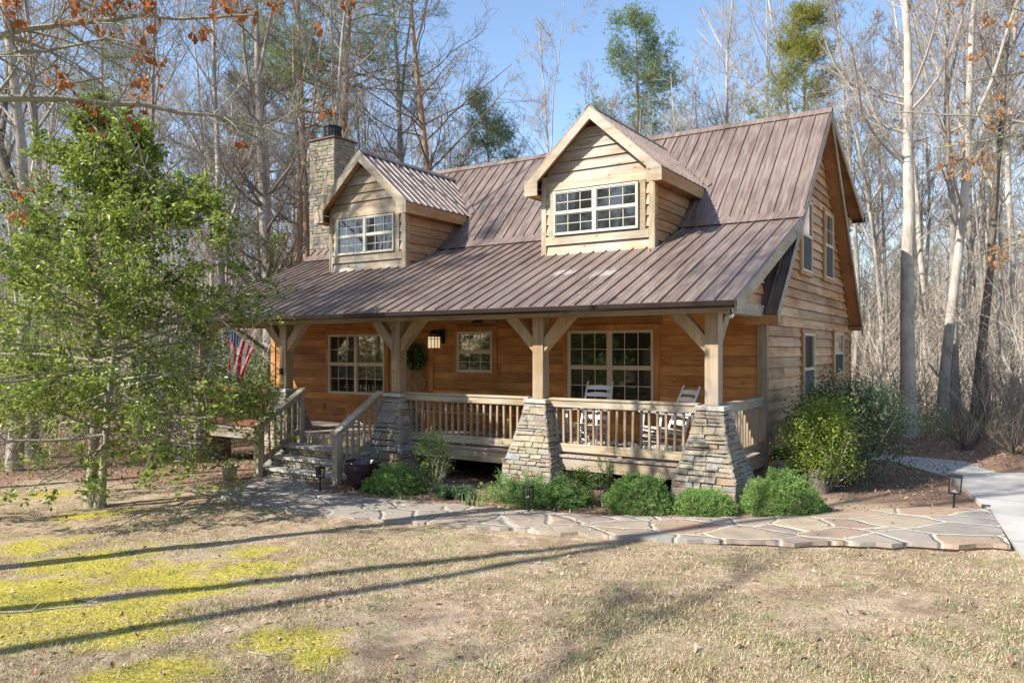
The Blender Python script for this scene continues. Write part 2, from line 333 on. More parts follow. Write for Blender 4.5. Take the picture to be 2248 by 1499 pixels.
# flagstone path: a raised strip between two curbs, one sheet
def resample(P,n):
    P=np.array(P); d=np.r_[0,np.cumsum(np.hypot(*np.diff(P,axis=0).T))]; t=np.linspace(0,d[-1],n)
    return np.stack([np.interp(t,d,P[:,0]),np.interp(t,d,P[:,1])],1)
def make_path():
    n=70; a=resample(path_near,n); b=resample(path_far,n); rr=random.Random(3)
    a[1:-1,1]+=[rr.uniform(-.08,.08) for _ in range(n-2)]; b[1:-1,1]+=[rr.uniform(-.05,.05) for _ in range(n-2)]
    V=[];Fq=[]; m=9
    for i in range(n):
        for j in range(m):
            p=a[i]*(1-j/(m-1))+b[i]*(j/(m-1)); up=.035+.045*float(sst(-3,3.2,p[0]))
            V.append((p[0],p[1],float(gz(p[0],p[1]))+up+.008*mnoise.noise((p[0]*3,p[1]*3,7))))
    top=len(V)
    for i in range(n-1):
        for j in range(m-1): Fq.append((i*m+j,(i+1)*m+j,(i+1)*m+j+1,i*m+j+1))
    for side,j in ((-1,0),(1,m-1)):
        base=len(V)
        for i in range(n):
            x,y,z=V[i*m+j]; w=.012*mnoise.noise((x*9,y*9,1)); V.append((x,y+w,z-.05))
        for i in range(n):
            x,y,z=V[i*m+j]; V.append((x+.01,y-side*.05,z-.055))
        for i in range(n):
            x,y,z=V[i*m+j]; V.append((x+.01,y-side*(.03+.03*mnoise.noise((x*7,0,4))),z-.22))
        for i in range(n-1):
            r=[(i*m+j,(i+1)*m+j,base+i+1,base+i)]
            for k in range(2): r.append((base+k*n+i,base+k*n+i+1,base+(k+1)*n+i+1,base+(k+1)*n+i))
            Fq+= [f if side>0 else f[::-1] for f in r]
    me=npmesh('path',np.array(V),[np.array(Fq)],None,False)
    m_,nt,bs=newmat('flagstone'); L=nt.links; v=coords(nt,(1,1.25,.02))
    wob=N(nt,'ShaderNodeTexNoise',iScale=2.2,iDetail=3); L.new(v,wob.inputs[0]); 
    mxv=N(nt,'ShaderNodeMix',data_type='VECTOR'); mxv.inputs[0].default_value=.14; L.new(v,mxv.inputs[4]); L.new(wob.outputs[1],mxv.inputs[5])
    e=N(nt,'ShaderNodeTexVoronoi',feature='DISTANCE_TO_EDGE',iScale=1.5); L.new(mxv.outputs[1],e.inputs[0])
    c=N(nt,'ShaderNodeTexVoronoi',feature='F1',iScale=1.5); L.new(mxv.outputs[1],c.inputs[0])
    sc=N(nt,'ShaderNodeSeparateColor'); L.new(c.outputs['Color'],sc.inputs[0])
    cc=ramp(nt,sc.outputs[0],[(0,(.26,.25,.23)),(.2,(.34,.28,.20)),(.4,(.34,.20,.12)),(.55,(.28,.27,.25)),(.7,(.24,.145,.11)),(.85,(.40,.31,.19)),(1,(.25,.25,.25))])
    nn=noise(nt,coords(nt),5,7,.65); cc=mix(nt,ramp(nt,nn,[(.35,(0,0,0)),(.65,(.55,)*3)]),cc,(.27,.22,.165))
    cc=mix(nt,ramp(nt,noise(nt,coords(nt),1.3,8,.7),[(.48,(0,0,0)),(.64,(.55,)*3)]),cc,(.17,.135,.10))
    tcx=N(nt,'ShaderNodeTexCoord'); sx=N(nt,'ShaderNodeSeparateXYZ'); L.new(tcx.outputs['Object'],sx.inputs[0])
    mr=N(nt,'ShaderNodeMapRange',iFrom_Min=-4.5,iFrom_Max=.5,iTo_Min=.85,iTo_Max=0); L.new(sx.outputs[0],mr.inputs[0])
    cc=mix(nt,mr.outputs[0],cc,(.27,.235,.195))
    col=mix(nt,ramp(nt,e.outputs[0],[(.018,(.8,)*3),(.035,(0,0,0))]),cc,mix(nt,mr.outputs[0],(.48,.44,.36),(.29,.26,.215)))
    L.new(col,bs.inputs['Base Color']); bs.inputs['Roughness'].default_value=.8
    hh=ramp(nt,e.outputs[0],[(.01,(0,0,0)),(.06,(1,1,1))]); am=N(nt,'ShaderNodeMath',operation='MULTIPLY_ADD',i1=.5); L.new(nn,am.inputs[0]); L.new(hh,am.inputs[2]); bump(nt,bs,am.outputs[0],.9,.03)
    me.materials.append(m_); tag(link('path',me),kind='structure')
make_path()
def concrete(name,c):
    m,nt,b=newmat(name); v=coords(nt); n=noise(nt,v,1.6,8,.65); n2=noise(nt,v,60,4,.6)
    col=ramp(nt,n,[(.3,tuple(x*.8 for x in c)),(.7,c)]); col=mix(nt,ramp(nt,n2,[(.4,(0,0,0)),(.7,(.35,)*3)]),col,tuple(x*.6 for x in c))
    tcj=N(nt,'ShaderNodeTexCoord'); sj=N(nt,'ShaderNodeSeparateXYZ'); nt.links.new(tcj.outputs['Object'],sj.inputs[0]); jm=[]
    for k in (0,1):
        a=N(nt,'ShaderNodeMath',operation='MULTIPLY_ADD',i1=.36,i2=.37); nt.links.new(sj.outputs[k],a.inputs[0]); b2=N(nt,'ShaderNodeMath',operation='PINGPONG',i1=.5); nt.links.new(a.outputs[0],b2.inputs[0]); jm.append(b2.outputs[0])
    mn=N(nt,'ShaderNodeMath',operation='MINIMUM'); nt.links.new(jm[0],mn.inputs[0]); nt.links.new(jm[1],mn.inputs[1])
    col=mix(nt,ramp(nt,mn.outputs[0],[(.003,(.75,)*3),(.007,(0,0,0))]),col,(.10,.085,.07)); st=noise(nt,v,.5,7,.7); col=mix(nt,ramp(nt,st,[(.5,(0,0,0)),(.68,(.5,)*3)]),col,(.27,.235,.20))
    nt.links.new(col,b.inputs['Base Color']); b.inputs['Roughness'].default_value=.85; bump(nt,b,n2,.3,.004); return m
mc=concrete('driveway_concrete',(.47,.44,.40))
dz=-.40
tag(MB().poly([(2.70,4.10,dz),(3.06,2.49,dz),(3.40,.83,dz),(3.68,-1.14,dz),(3.80,-1.85,dz),(4.15,-4,dz),(4.6,-8,dz),(16,-8,dz),(16,14,dz),(3.9,4.98,dz)],(0,0,-.4)).build('driveway',mc),kind='structure')
wz=-.46
tag(MB().poly([(2.69,4.14,wz),(3.9,5.03,wz),(3.25,5.9,wz+.0),(2.9,6.45,wz),(-.0,7.1,wz),(.2,6.2,wz),(1.6,5.75,wz)],(0,0,-.3)).build('walkway',mc),kind='structure')
# ============================================================ STONEWORK
def stone(s,o,u,n,a0,a1,b0,b1,z0,z1,d0,d1,prot,rr,back=.05):
    """one stone: along u from a (bottom a0..a1, top b0..b1), heights z0..z1, wall offsets d0 bottom, d1 top"""
    g=.0055; ch=min(.014,(z1-z0)*.2); j=lambda k=.011: rr.uniform(-k,k)
    def P(a,d,z): return (o[0]+u[0]*a+n[0]*d,o[1]+u[1]*a+n[1]*d,z)
    B=[(a0+g,d0,z0+g),(a1-g,d0,z0+g),(b1-g,d1,z1-g),(b0+g,d1,z1-g)]
    B=[(a+j(),d,z+j()) for a,d,z in B]
    cx=sum(a for a,_,_ in B)/4; cz=sum(z for _,_,z in B)/4
    V=[P(a,d-back,z) for a,d,z in B]+[P(a,d+prot*.45,z) for a,d,z in B]
    for a,d,z in B: V.append(P(a+(ch if a<cx else -ch),d+prot+j(.004),z+(ch if z<cz else -ch)))
    s.add(V,[(0,1,5,4),(1,2,6,5),(2,3,7,6),(3,0,4,7),(4,5,9,8),(5,6,10,9),(6,7,11,10),(7,4,8,11),(8,9,10,11)])
def stone_face(s,o,u,n,hw,dist,z0,z1,rr,h=(.06,.14),w=(.10,.29),centre=0):
    z=z0
    while z<z1-.03:
        hh=rr.uniform(*h); zt=min(z+hh,z1)
        if z1-zt<.04: zt=z1
        zm=(z+zt)/2; W0,W1=hw(z),hw(zt); x=-hw(zm); Wm=hw(zm)
        while x<Wm-.02:
            ww=rr.uniform(*w)*(1.3 if zt-z>.1 else 1); x2=min(x+ww,Wm)
            if Wm-x2<.07: x2=Wm
            f=lambda q,Wk: (-Wk if q<=-Wm+1e-6 else (Wk if q>=Wm-1e-6 else q))
            parts=[(z,zt)]
            if zt-z>.105 and rr.random()<.45:
                k=rr.uniform(.35,.65); parts=[(z,z+(zt-z)*k),(z+(zt-z)*k,zt)]
            for p0,p1 in parts:
                k0=(p0-z)/(zt-z);k1=(p1-z)/(zt-z); Wa=W0+(W1-W0)*k0; Wb=W0+(W1-W0)*k1
                stone(s,o,u,n,centre+f(x,Wa),centre+f(x2,Wa),centre+f(x,Wb),centre+f(x2,Wb),p0,p1,dist(p0),dist(p1),rr.uniform(.004,.016),rr)
            x=x2
        z=zt
# ============================================================ HOUSE
H=thing('log_house','two-storey wooden house with brown metal roof, two dormers and a stone-piered front porch','house',(-6.5,6,-.6))
RX=.345; RL=-13.36; RYc=6.495; RZ=7.055; KY,KZ=3.73,4.287; EY,EZ=1.886,2.412; BY,BZ=10.75,2.36
WY=2.30; WB=10.69; HL=-13.0
PS=.425; PE=(-.50,2.50)
mF=(RZ-EZ)/(RYc-EY); mB=(RZ-BZ)/(BY-RYc)
zF=lambda y: RZ-mF*(RYc-y)
# -- walls -------------------------------------------------
def lapboard(s,y0a,y1a,y0b,y1b,z0,z1,x,sg):
    """one lap board on the gable (plane x, outward sg): bottom edge y0a..y1a, top edge y0b..y1b"""
    b=x+sg*.040; t=x+sg*.006; i=x-sg*.01
    z0+=.005; z1-=.006+.004*math.sin(z0*37+y0a)
    s.add([(b,y0a,z0),(b,y1a,z0),(t,y1b,z1),(t,y0b,z1),(i,y0a,z0),(i,y1a,z0),(i,y1b,z1),(i,y0b,z1)],
      [(0,1,2,3),(0,4,5,1),(1,5,6,2),(2,6,7,3),(3,7,4,0)])
def gable_wall(x,sg,name):
    s=MB(); z=-.30; rr=random.Random(5)
    while z<RZ-.25:
        z1=z+.195
        def lim(zz):
            lo=max(WY+.0,RYc-(RZ-.12-zz)/mF); 
            hi=min(WB,RYc+(RZ-.12-zz)/mB) 
            sh=RYc+(RZ-.16-zz)/.40 if zz>4.9 else None
            if sh: hi=min(WB,sh)
            return lo,hi
        a0,a1=lim(z); b0,b1=lim(z1)
        if a1-a0>.1 and b1-b0>.02:
            # butt joints split long boards
            cuts=sorted(rr.uniform(.15,.85) for _ in range(2 if a1-a0>5 else 1)); cuts=[0]+cuts+[1]
            for k in range(len(cuts)-1):
                c0,c1=cuts[k],cuts[k+1]; f=lambda q,l,h: l+(h-l)*q
                y0=f(c0,a0,a1);y1=f(c1,a0,a1)
                lapboard(s,y0+.002,y1-.002,(b0 if k==0 else max(y0,b0))+.002,(b1 if k==len(cuts)-2 else min(y1,b1))-.002,z,z1,x,sg)
        z=z1
    gw=s.build(name,M['gable_y'],H)
    xx=x-sg*.012; k=MB(); k.poly([(xx,WY+.02,-.3),(xx,WB-.02,-.3),(xx,WB-.02,2.2),(xx,10.0,5.3),(xx,RYc,RZ-.25),(xx,WY+.02,2.7)],(-sg*.02,0,0)); k.build('shadow_backing',M['brown'],gw)  # dark sheet added behind the laps; the gaps show it as shadow lines
gable_wall(0,1,'gable_wall'); gable_wall(HL,-1,'gable_wall')
s=MB(); z=-.05; rr=random.Random(8)
while z<2.5:
    x=HL+.02
    while x<-.02:
        x2=min(x+rr.uniform(2.5,4.8),-.02)
        if -.02-x2<.5: x2=-.02
        s.add([(x+.002,WY,z+.006),(x2-.002,WY,z+.006),(x2-.002,WY,z+.186),(x+.002,WY,z+.186),(x+.002,WY+.012,z),(x2-.002,WY+.012,z),(x2-.002,WY+.012,z+.192),(x+.002,WY+.012,z+.192)],
          [(0,1,2,3),(0,4,5,1),(1,5,6,2),(2,6,7,3),(3,7,4,0)]); x=x2
    z+=.192
s.build('front_wall',M['porch_x'],H)
s=MB(); s.box(HL+.01,WY+.013,-.3,-.011,WY+.15,3.2); s.box(HL+.01,WB-.15,-.3,-.011,WB,5.2); s.build('wall_core',M['brown'],H)
s=MB(); z=-.3
while z<5.0: s.box(HL,WB,z+.004,0,WB+.02,z+.19); z+=.195
s.build('rear_wall',M['gable_y'],H)
# corner boards
s=MB(); s.box(-.12,WY-.035,-.32,.045,WY-.003,2.40); s.box(.032,WY-.002,-.32,.045,WY+.10,2.40); s.build('corner_board',M['post_z'],H)
s=MB(); s.box(HL-.05,WY-.03,-.3,HL+.12,WY-.003,2.40); s.box(HL-.05,WY-.002,-.3,HL-.032,WY+.10,2.4); s.build('corner_board',M['gable_z'],H)
s=MB(); s.box(.032,WB-.09,-.3,.05,WB+.03,2.3); s.build('corner_board',M['gable_z'],H)
# foundation
s=MB(); rr=random.Random(11)
stone_face(s,(0,(WY+WB)/2),(0,1),(1,0),lambda z:(WB-WY)/2,lambda z:-.005,-.80,-.30,rr,(.09,.2),(.15,.4))
stone_face(s,(HL/2,WY),(1,0),(0,-1),lambda z:-HL/2,lambda z:-.02,-1.0,-.05,rr,(.12,.22),(.2,.45))
s.box(HL+.03,WY+.03,-1.2,-.03,WB-.05,-.26); s.build('foundation',M['found'],H)
s=MB(); s.box(.02,3.0,-.56,.035,3.45,-.40)
for i in range(7): s.box(.035,3.02+i*.06,-.55,.045,3.045+i*.06,-.41)
s.build('foundation_vent',plain('grey_vent',(.35,.34,.32),.6),H)
# -- roofs -------------------------------------------------
def rib(s,a,b,nrm,w=.032,h=.030):
    a=Vector(a);b=Vector(b);t=(b-a).normalized();nn=Vector(nrm).normalized();sd=t.cross(nn)
    P=[]
    for c in (a,b): P+=[c-sd*w/2-nn*.004,c-sd*w*.22+nn*h,c+sd*w*.22+nn*h,c+sd*w/2-nn*.004]
    s.add(P,[(0,1,5,4),(1,2,6,5),(2,3,7,6),(0,3,2,1),(4,5,6,7)])
def slab(s,p00,p10,p11,p01,th):
    """quad sheet with thickness th downward along its normal"""
    P=[Vector(p) for p in (p00,p10,p11,p01)]; n=(P[1]-P[0]).cross(P[3]-P[0]).normalized()
    if n.z<0: n=-n
    s.add(P+[p-n*th for p in P],[(0,1,2,3),(7,6,5,4),(0,4,5,1),(1,5,6,2),(2,6,7,3),(3,7,4,0)]); return n
def minor(s,a,b,n): rib(s,a,b,n,.022,.004)
def ribbed(s,A,B,C,Dd,step,th=.012):
    """A-B lower edge, Dd-C upper edge; ribs run A->Dd"""
    n=slab(s,A,B,C,Dd,th); A,B,C,Dd=map(Vector,(A,B,C,Dd)); L=(B-A).length; k=int(L/step)
    for i in range(k+1):
        t=(i+.15)/ (L/step)
        if t>1: break
        rib(s,A.lerp(B,t),Dd.lerp(C,t),n)
        for q in (.33,.66):
            t2=t+q*step/L
            if t2<1: minor(s,A.lerp(B,t2),Dd.lerp(C,t2),n)
s=MB(); up=.03
ribbed(s,(RL,KY-.05,zF(KY-.05)+up),(RX,KY-.05,zF(KY-.05)+up),(RX,RYc,RZ+up),(RL,RYc,RZ+up),.29)
ribbed(s,(-.30,EY,EZ),(RX,EY,EZ),(RX,KY-.03,zF(KY-.03)),(-.30,KY-.03,zF(KY-.03)),.2)   # the eave strip that passes the porch roof
slab(s,(RL,RYc,RZ),(RX,RYc,RZ),(RX,BY,BZ),(RL,BY,BZ),.012)
SH=(10.86,5.30)
slab(s,(RL,RYc,RZ+.03),(RX,RYc,RZ+.03),(RX,SH[0],SH[1]+.06),(RL,SH[0],SH[1]+.06),.012)
# ridge cap
for sg,m in ((-1,mF),(1,.42)):
    slab(s,(RL,RYc,RZ+.072),(RX+.01,RYc,RZ+.072),(RX+.01,RYc+sg*.14,RZ+.072-m*.14),(RL,RYc+sg*.14,RZ+.072-m*.14),.01)
mainroof=s.build('roof',M['roof'],H)
s=MB(); zP=lambda y: PE[1]+PS*(y-PE[0])
KYp=3.80
ribbed(s,(RL,PE[0],PE[1]+.01),(RX,PE[0],PE[1]+.01),(RX,KYp,zP(KYp)+.01),(RL,KYp,zP(KYp)+.01),.29)
slab(s,(RL,KYp-.16,zP(KYp-.16)+.05),(RX+.01,KYp-.16,zP(KYp-.16)+.05),(RX+.01,KYp+.07,zF(KYp+.07)+.07),(RL,KYp+.07,zF(KYp+.07)+.07),.01)
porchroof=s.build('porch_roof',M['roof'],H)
# wooden decks/soffits under the roofs and rake boards
s=MB()
def under(s,x0,x1,y0,z0,y1,z1,th=.06,off=.016):
    slab(s,(x0,y0,z0-off),(x1,y0,z0-off),(x1,y1,z1-off),(x0,y1,z1-off),th)
under(s,.03,RX-.03,EY+.02,EZ,RYc,RZ); under(s,.03,RX-.03,BY-.02,BZ,RYc+.001,RZ); under(s,.03,RX-.03,SH[0]-.02,SH[1]+.03,RYc+.001,RZ,.05,-.0)
s.box(-.25,EY+.0,EZ-.185,RX-.02,WY-.04,EZ-.03)      # boxed return of the front eave
s.box(.04,BY-.35,BZ-.02,RX-.02,BY-.02,BZ+.02)
s.build('soffit',M['porch_y'],H)
s=MB()
def rake(s,x0,x1,y0,z0,y1,z1,h=.17,top=.012):
    a=Vector((0,y0,z0));b=Vector((0,y1,z1)); 
    P=[(x0,y0,z0-top),(x0,y1,z1-top),(x0,y1,z1-top-h*1.2),(x0,y0,z0-top-h)]
    s.poly(P,(x1-x0,0,0))
rake(s,RX-.03,RX-.002,EY,EZ,RYc,RZ,.15); rake(s,RX-.03,RX-.002,BY,BZ,RYc+.002,RZ,.15,.012); rake(s,RX-.03,RX+.0,SH[0],SH[1]+.05,RYc+.004,RZ+.03,.15,.014)
s.build('rake_board',M['weath_y'],H)
s=MB(); rake(s,RX-.055,RX-.004,PE[0]+.03,PE[1],3.62,zP(3.62),.19,.004)
s.build('porch_rake_board',M['weath_y'],H)
# porch gable infill
s=MB(); z=2.56
while z<3.7:
    y0=PE[0]+(z+.12-PE[1])/PS; y0=max(y0,-.35); y1=PE[0]+(z+.195+.12-PE[1])/PS
    lapboard(s,y0,WY-.06,max(y1,y0),WY-.06,z,z+.195,-.03,1) if y1<WY-.1 else None
    z+=.195
s.build('porch_gable',M['gable_y'],H)
# gutter, fascia, beam, ceiling
s=MB(); prof=[(-.50,2.505),(-.50,2.40),(-.575,2.395),(-.615,2.43),(-.62,2.495),(-.60,2.50),(-.597,2.44),(-.56,2.41),(-.51,2.415),(-.51,2.50)]
s.poly([(RL-.02,a,b) for a,b in prof],(RX-RL+.03,0,0)); g_=s.build('gutter',M['gutter'],H)
s=MB(); s.box(RL,-.495,2.385,RX-.06,-.465,2.49); s.build('fascia',M['weath_x'],H)
s=MB(); s.box(HL-.1,-.02,2.353,.08,.235,2.60); s.build('porch_beam',M['weath_x'],H,bevel=.006)
for xa,xb in ((-.14,.08),(HL-.1,HL+.1)): MB().box(xa,.24,2.353,xb,WY-.04,2.55).build('porch_beam',M['weath_y'],H,bevel=.006)
s=MB(); rr=random.Random(2); y=-.44
while y<WY-.05:
    if not (-.16<y<.24): s.box(HL,y+.002,2.47,-.02,y+.138,2.485)
    y+=.14
s.build('porch_ceiling',M['porch_x'],H)
# deck
s=MB(); x=HL
while x<-.03:
    s.box(x+.003,-.09,-.035,x+.137,WY-.002,0); x+=.14
deck=s.build('porch_floor',M['deck_y'],H)
s=MB(); s.box(-6.75,-.055,-.25,.0,-.015,-.037); s.box(HL,-.055,-.25,-9.3,-.015,-.037); s.build('rim_joist',M['weath_x'],H)
for xa in [-.035,HL]+[-13+i*1.62 for i in range(1,8)]: MB().box(xa,-.012,-.25 if xa in (-.035,HL) else -.22,xa+.04,WY-.04,-.037).build('joist',M['deck_y'],H)
# -- posts, braces, piers ----------------------------------
PX=[-9.91,-6.60,-3.30,-.19]; pw=.217
for i,x in enumerate(PX+[-12.98]):
    s=MB(); s.box(x-pw/2,.0,.93,x+pw/2,pw,2.353); p=s.build('porch_post',M['post_z'],H,bevel=.008)
    for sg in (-1,1):
        if i==3 and sg>0: continue
        if i==4 and sg<0: continue
        s=MB(); a=(x+sg*pw/2,1.78); b=(x+sg*.76,2.353); w=.0
        s.poly([(x+sg*pw/2,.03,1.74),(x+sg*pw/2,.03,2.0),(x+sg*(.42),.03,2.352),(x+sg*.70,.03,2.352)],(0,.16,0))
        s.build('brace',M['brace'],p,bevel=.006)
    if i in (3,):
        s=MB(); s.poly([(x-.06,pw,1.74),(x-.06,pw,2.0),(x-.06,.42+.1,2.352),(x-.06,.78,2.352)],(.12,0,0)); s.build('brace',M['brace'],p,bevel=.006)
for i,x in enumerate(PX+[-12.98]):
    s=MB(); rr=random.Random(40+i); gzz=float(gz(x,-.4))-.12; zt=.855
    def hw(z,gzz=gzz):
        if z<-.2: return .49
        t=(z+.2)/(zt+.2); return .49-.285*t-.02*math.sin(math.pi*t)
    for o,u,n in (((x,.11),(1,0),(0,-1)),((x,.11),(0,1),(1,0)),((x,.11),(-1,0),(0,1)),((x,.11),(0,-1),(-1,0))):
        big=((.09,.17),(.14,.40)) if i in(1,) else ((.06,.14),(.10,.29))
        stone_face(s,o,u,n,hw,lambda z:hw(z),gzz,zt,rr,*big)
    core=[(hw(gzz)-.03,gzz),(hw(-.2)-.03,-.2),(hw(.3)-.03,.3),(hw(zt)-.03,zt)]
    V=[(x+a*w,.11+b*w,z) for w,z in core for a,b in ((-1,-1),(1,-1),(1,1),(-1,1))]
    pier=s.build('stone_pier',M['stone'],H)
    m=MB(); m.add(V,[(k*4+q,k*4+(q+1)%4,k*4+4+(q+1)%4,k*4+4+q) for k in range(3) for q in range(4)]); m.build('mortar',M['mortar'],pier)
    m=MB(); m.add([(x-.235,-.125,.862),(x+.24,-.13,.858),(x+.235,.345,.86),(x-.24,.34,.862),(x-.225,-.115,.928),(x+.23,-.12,.93),(x+.225,.335,.93),(x-.23,.33,.928)],[(3,2,1,0),(4,5,6,7),(0,1,5,4),(1,2,6,5),(2,3,7,6),(3,0,4,7)])
    m.build('pier_cap',M['cap'],pier,bevel=.008)
# -- railings ----------------------------------------------
def railing(x0,x1):
    s=MB(); y=.09
    s.box(x0,y-.075,.918,x1,y+.075,.956); s.box(x0,y-.055,.80,x1,y-.017,.915)
    s.box(x0-.25,y-.075,.045,x1+.25,y-.035,.185); s.box(x0-.2,y-.034,.03,x1+.2,y+.05,.06)
    xm=(x0+x1)/2; s.box(xm-.045,y-.06,-.0,xm+.045,y+.02,.044)
    r=s.build('porch_railing',M['weath_x'],H,bevel=.004)
    n=int((x1-x0+.1)/.152); rr=random.Random(int(x0*10))
    for i in range(n):
        x=x0+.04+(i+.5)*(x1-x0-.08)/n; m=MB(); k=rr.uniform(-.008,.008)
        m.bar((x-k,y+.0,.14),(x+k,y+.0,.86),.038,.038,(0,1,0)); m.build('baluster',M['post_z'],r)
railing(-6.38,-3.51); railing(-3.08,-.41)
# side railing at the right
s=MB(); s.box(-.13,.22,.918,.02,WY-.05,.956); s.box(-.035,.22,.80,.003,WY-.05,.915); s.box(-.035,.30,.05,.003,WY-.05,.185)
r=s.build('porch_railing',M['weath_y'],H,bevel=.004)
for i in range(11):
    y=.52+i*.152; m=MB(); m.bar((-.055,y,.14),(-.055,y,.86),.038,.038,(0,1,0)); m.build('baluster',M['post_z'],r)
# left bay railing
s=MB(); s.box(-12.75,.02,.918,-10.1,.165,.956); s.box(-12.75,.035,.80,-10.1,.073,.915); s.box(-12.6,.02,.05,-10.2,.06,.185)
r=s.build('porch_railing',M['redwood'],H)
for i in range(16):
    x=-12.6+i*.158; m=MB(); m.bar((x,.09,.14),(x,.09,.86),.038,.038,(0,1,0)); m.build('baluster',M['redwood'],r)
# -- steps --------------------------------------------------
st=MB(); rr=random.Random(77); tr=MB()
for y,z in ((-.14,-.001),(-.62,-.2),(-.90,-.4),(-1.16,-.6)):
    zb=z-.2 if z>-.6 else z-.28
    wid=1.13 if z>-.3 else (1.17 if z>-.5 else 1.22)
    if z<-.1:
        stone_face(st,(-8.05,y+.035),(1,0),(0,-1),lambda q:wid,lambda q:0,zb,z-.055,rr,(.05,.08),(.10,.3))
        stone_face(st,(-8.05-wid,(y+.05-.1)/2),(0,1),(-1,0),lambda q:abs(y)/2,lambda q:0,zb,z-.055,rr,(.05,.08),(.10,.3))
        st.box(-8.05-wid+.03,y+.06,zb-.1,-8.05+wid-.03,.05,z-.06)
        # tread slabs
        x=-8.05-wid-.03
        while x<-8.05+wid:
            x2=min(x+rr.uniform(.5,.95),-8.05+wid+.03)
            if -8.05+wid-x2<.3: x2=-8.05+wid+.03
            e=[rr.uniform(-.015,.015) for _ in range(4)]
            tr.add([(x+.003,y-.02+e[0],z-.055),(x2-.003,y-.02+e[1],z-.055),(x2-.003,y+.46,z-.055),(x+.003,y+.46,z-.055),(x+.003,y-.02+e[2],z),(x2-.003,y-.02+e[3],z),(x2-.003,y+.46,z),(x+.003,y+.46,z)],[(3,2,1,0),(4,5,6,7),(0,1,5,4),(1,2,6,5),(2,3,7,6),(3,0,4,7)]); x=x2
stp=st.build('stone_steps',M['stone'],H); tr.build('tread',M['cap'],stp,bevel=.006)
s=MB(); s.box(-9.2,-.115,-.2,-6.95,-.09,-.037); s.build('step_riser',M['weath_x'],H)
for x,nm in ((-9.17,0),(-6.94,1)):
    s=MB(); yn=-1.24; gb=float(gz(x,yn))-.05
    s.box(x-.065,yn-.065,gb,x+.065,yn+.065,.22); s.box(x-.055,-.19,-.3,x+.055,-.08,.88)
    s.bar((x,yn-.12,.205),(x,-.06,.955),.17,.04); s.bar((x,yn-.02,.19),(x,-.06,.885),.04,.10)
    s.bar((x,yn,-.52),(x,-.1,.10),.05,.13)
    r=s.build('stair_railing',M['weath_z'],H,bevel=.004)
    for i in range(7):
        t=(i+.7)/7.4; y=yn+t*(1.14); z=.22+ (y-yn)*.66; m=MB(); m.bar((x,y,-.5+(y-yn)*.55),(x,y,z-.05),.036,.036,(0,1,0)); m.build('baluster',M['post_z'],r)
# -- windows ------------------------------------------------
def window(o,u,n,w,h,units=1,frame='frame',grid=(3,2),lower_grid=True,casing=None,cw=.11,screen=False,depth=.0,upgrid=True,name='window'):
    """o lower-left corner (world), u horizontal unit, n outward unit"""
    o=Vector(o);u=Vector(u);n=Vector(n);z=Vector((0,0,1))
    def bx(s,a0,a1,b0,b1,d0,d1):
        P=[o+u*a+z*b+n*d for d in (d0,d1) for a,b in ((a0,b0),(a1,b0),(a1,b1),(a0,b1))]
        s.add(P,[(3,2,1,0),(4,5,6,7),(0,1,5,4),(1,2,6,5),(2,3,7,6),(3,0,4,7)])
    fw=.036
    s=MB(); g=MB(); sc=MB()
    bx(s,0,w,0,fw,0,.055); bx(s,0,w,h-fw,h,0,.055); bx(s,0,fw,fw,h-fw,0,.055); bx(s,w-fw,w,fw,h-fw,0,.055)
    uw=(w-2*fw-(units-1)*.08)/units
    for k in range(units):
        a=fw+k*(uw+.08)
        if k: bx(s,a-.08,a,fw,h-fw,0,.06)
        hm=h/2
        bx(s,a,a+uw,hm-.022,hm+.022,0,.05)
        for lo,hi,dd,gr in ((fw,hm-.022,.006,lower_grid),(hm+.022,h-fw,.018,upgrid)):
            t=.020; 
            bx(s,a,a+uw,lo,lo+t,dd,dd+.025); bx(s,a,a+uw,hi-t,hi,dd,dd+.025); bx(s,a,a+t,lo+t,hi-t,dd,dd+.025); bx(s,a+uw-t,a+uw,lo+t,hi-t,dd,dd+.025)
            if gr:
                for q in range(1,grid[0]): xx=a+uw*q/grid[0]; bx(s,xx-.007,xx+.007,lo+t,hi-t,dd+.001,dd+.012)
                for q in range(1,grid[1]): zz=lo+(hi-lo)*q/grid[1]; bx(s,a+t,a+uw-t,zz-.007,zz+.007,dd+.002,dd+.011)
            bx(g,a+.005,a+uw-.005,lo+.005,hi-.005,dd-.004,dd+.004)
        if screen: bx(sc,a+.02,a+uw-.02,fw+.02,hm-.02,.030,.034)
    c=MB(); 
    if casing:
        bx(c,-cw,-.002,-.0,h+.0,-.01,.036); bx(c,w+.002,w+cw,-.0,h,-.01,.036); bx(c,-cw,w+cw,h+.002,h+cw,-.01,.038); bx(c,-cw-.03,w+cw+.03,-cw,-.002,-.01,.042)
        W=c.build(name,M[casing],H); f=s.build('frame',M[frame],W)
    else:
        W=s.build(name,M[frame],H)
    g.build('pane',M['glass'],W)
    if screen: sc.build('screen',M['screen'],W)
X_,Y_=(1,0,0),(0,1,0); FN=(0,-1,0)
window((-10.84,WY-.001,.70),X_,FN,1.89,1.47,2,casing='porch_z')
window((-3.94,WY-.001,.70),X_,FN,1.86,1.475,2,casing='porch_z')
window((-6.77,WY-.001,1.29),X_,FN,.95,.905,1,casing='porch_z')
window((.032,5.04,.62),Y_,X_,1.02,1.52,1,casing='gable_z',cw=.07,screen=True,lower_grid=False,upgrid=False)
window((.032,8.30,1.20),Y_,X_,1.15,1.0,1,casing='gable_z',cw=.07,screen=True,lower_grid=False,upgrid=False)
window((.032,4.90,3.42),Y_,X_,.92,1.50,1,casing='gable_z',cw=.08,screen=True,upgrid=False,lower_grid=False)
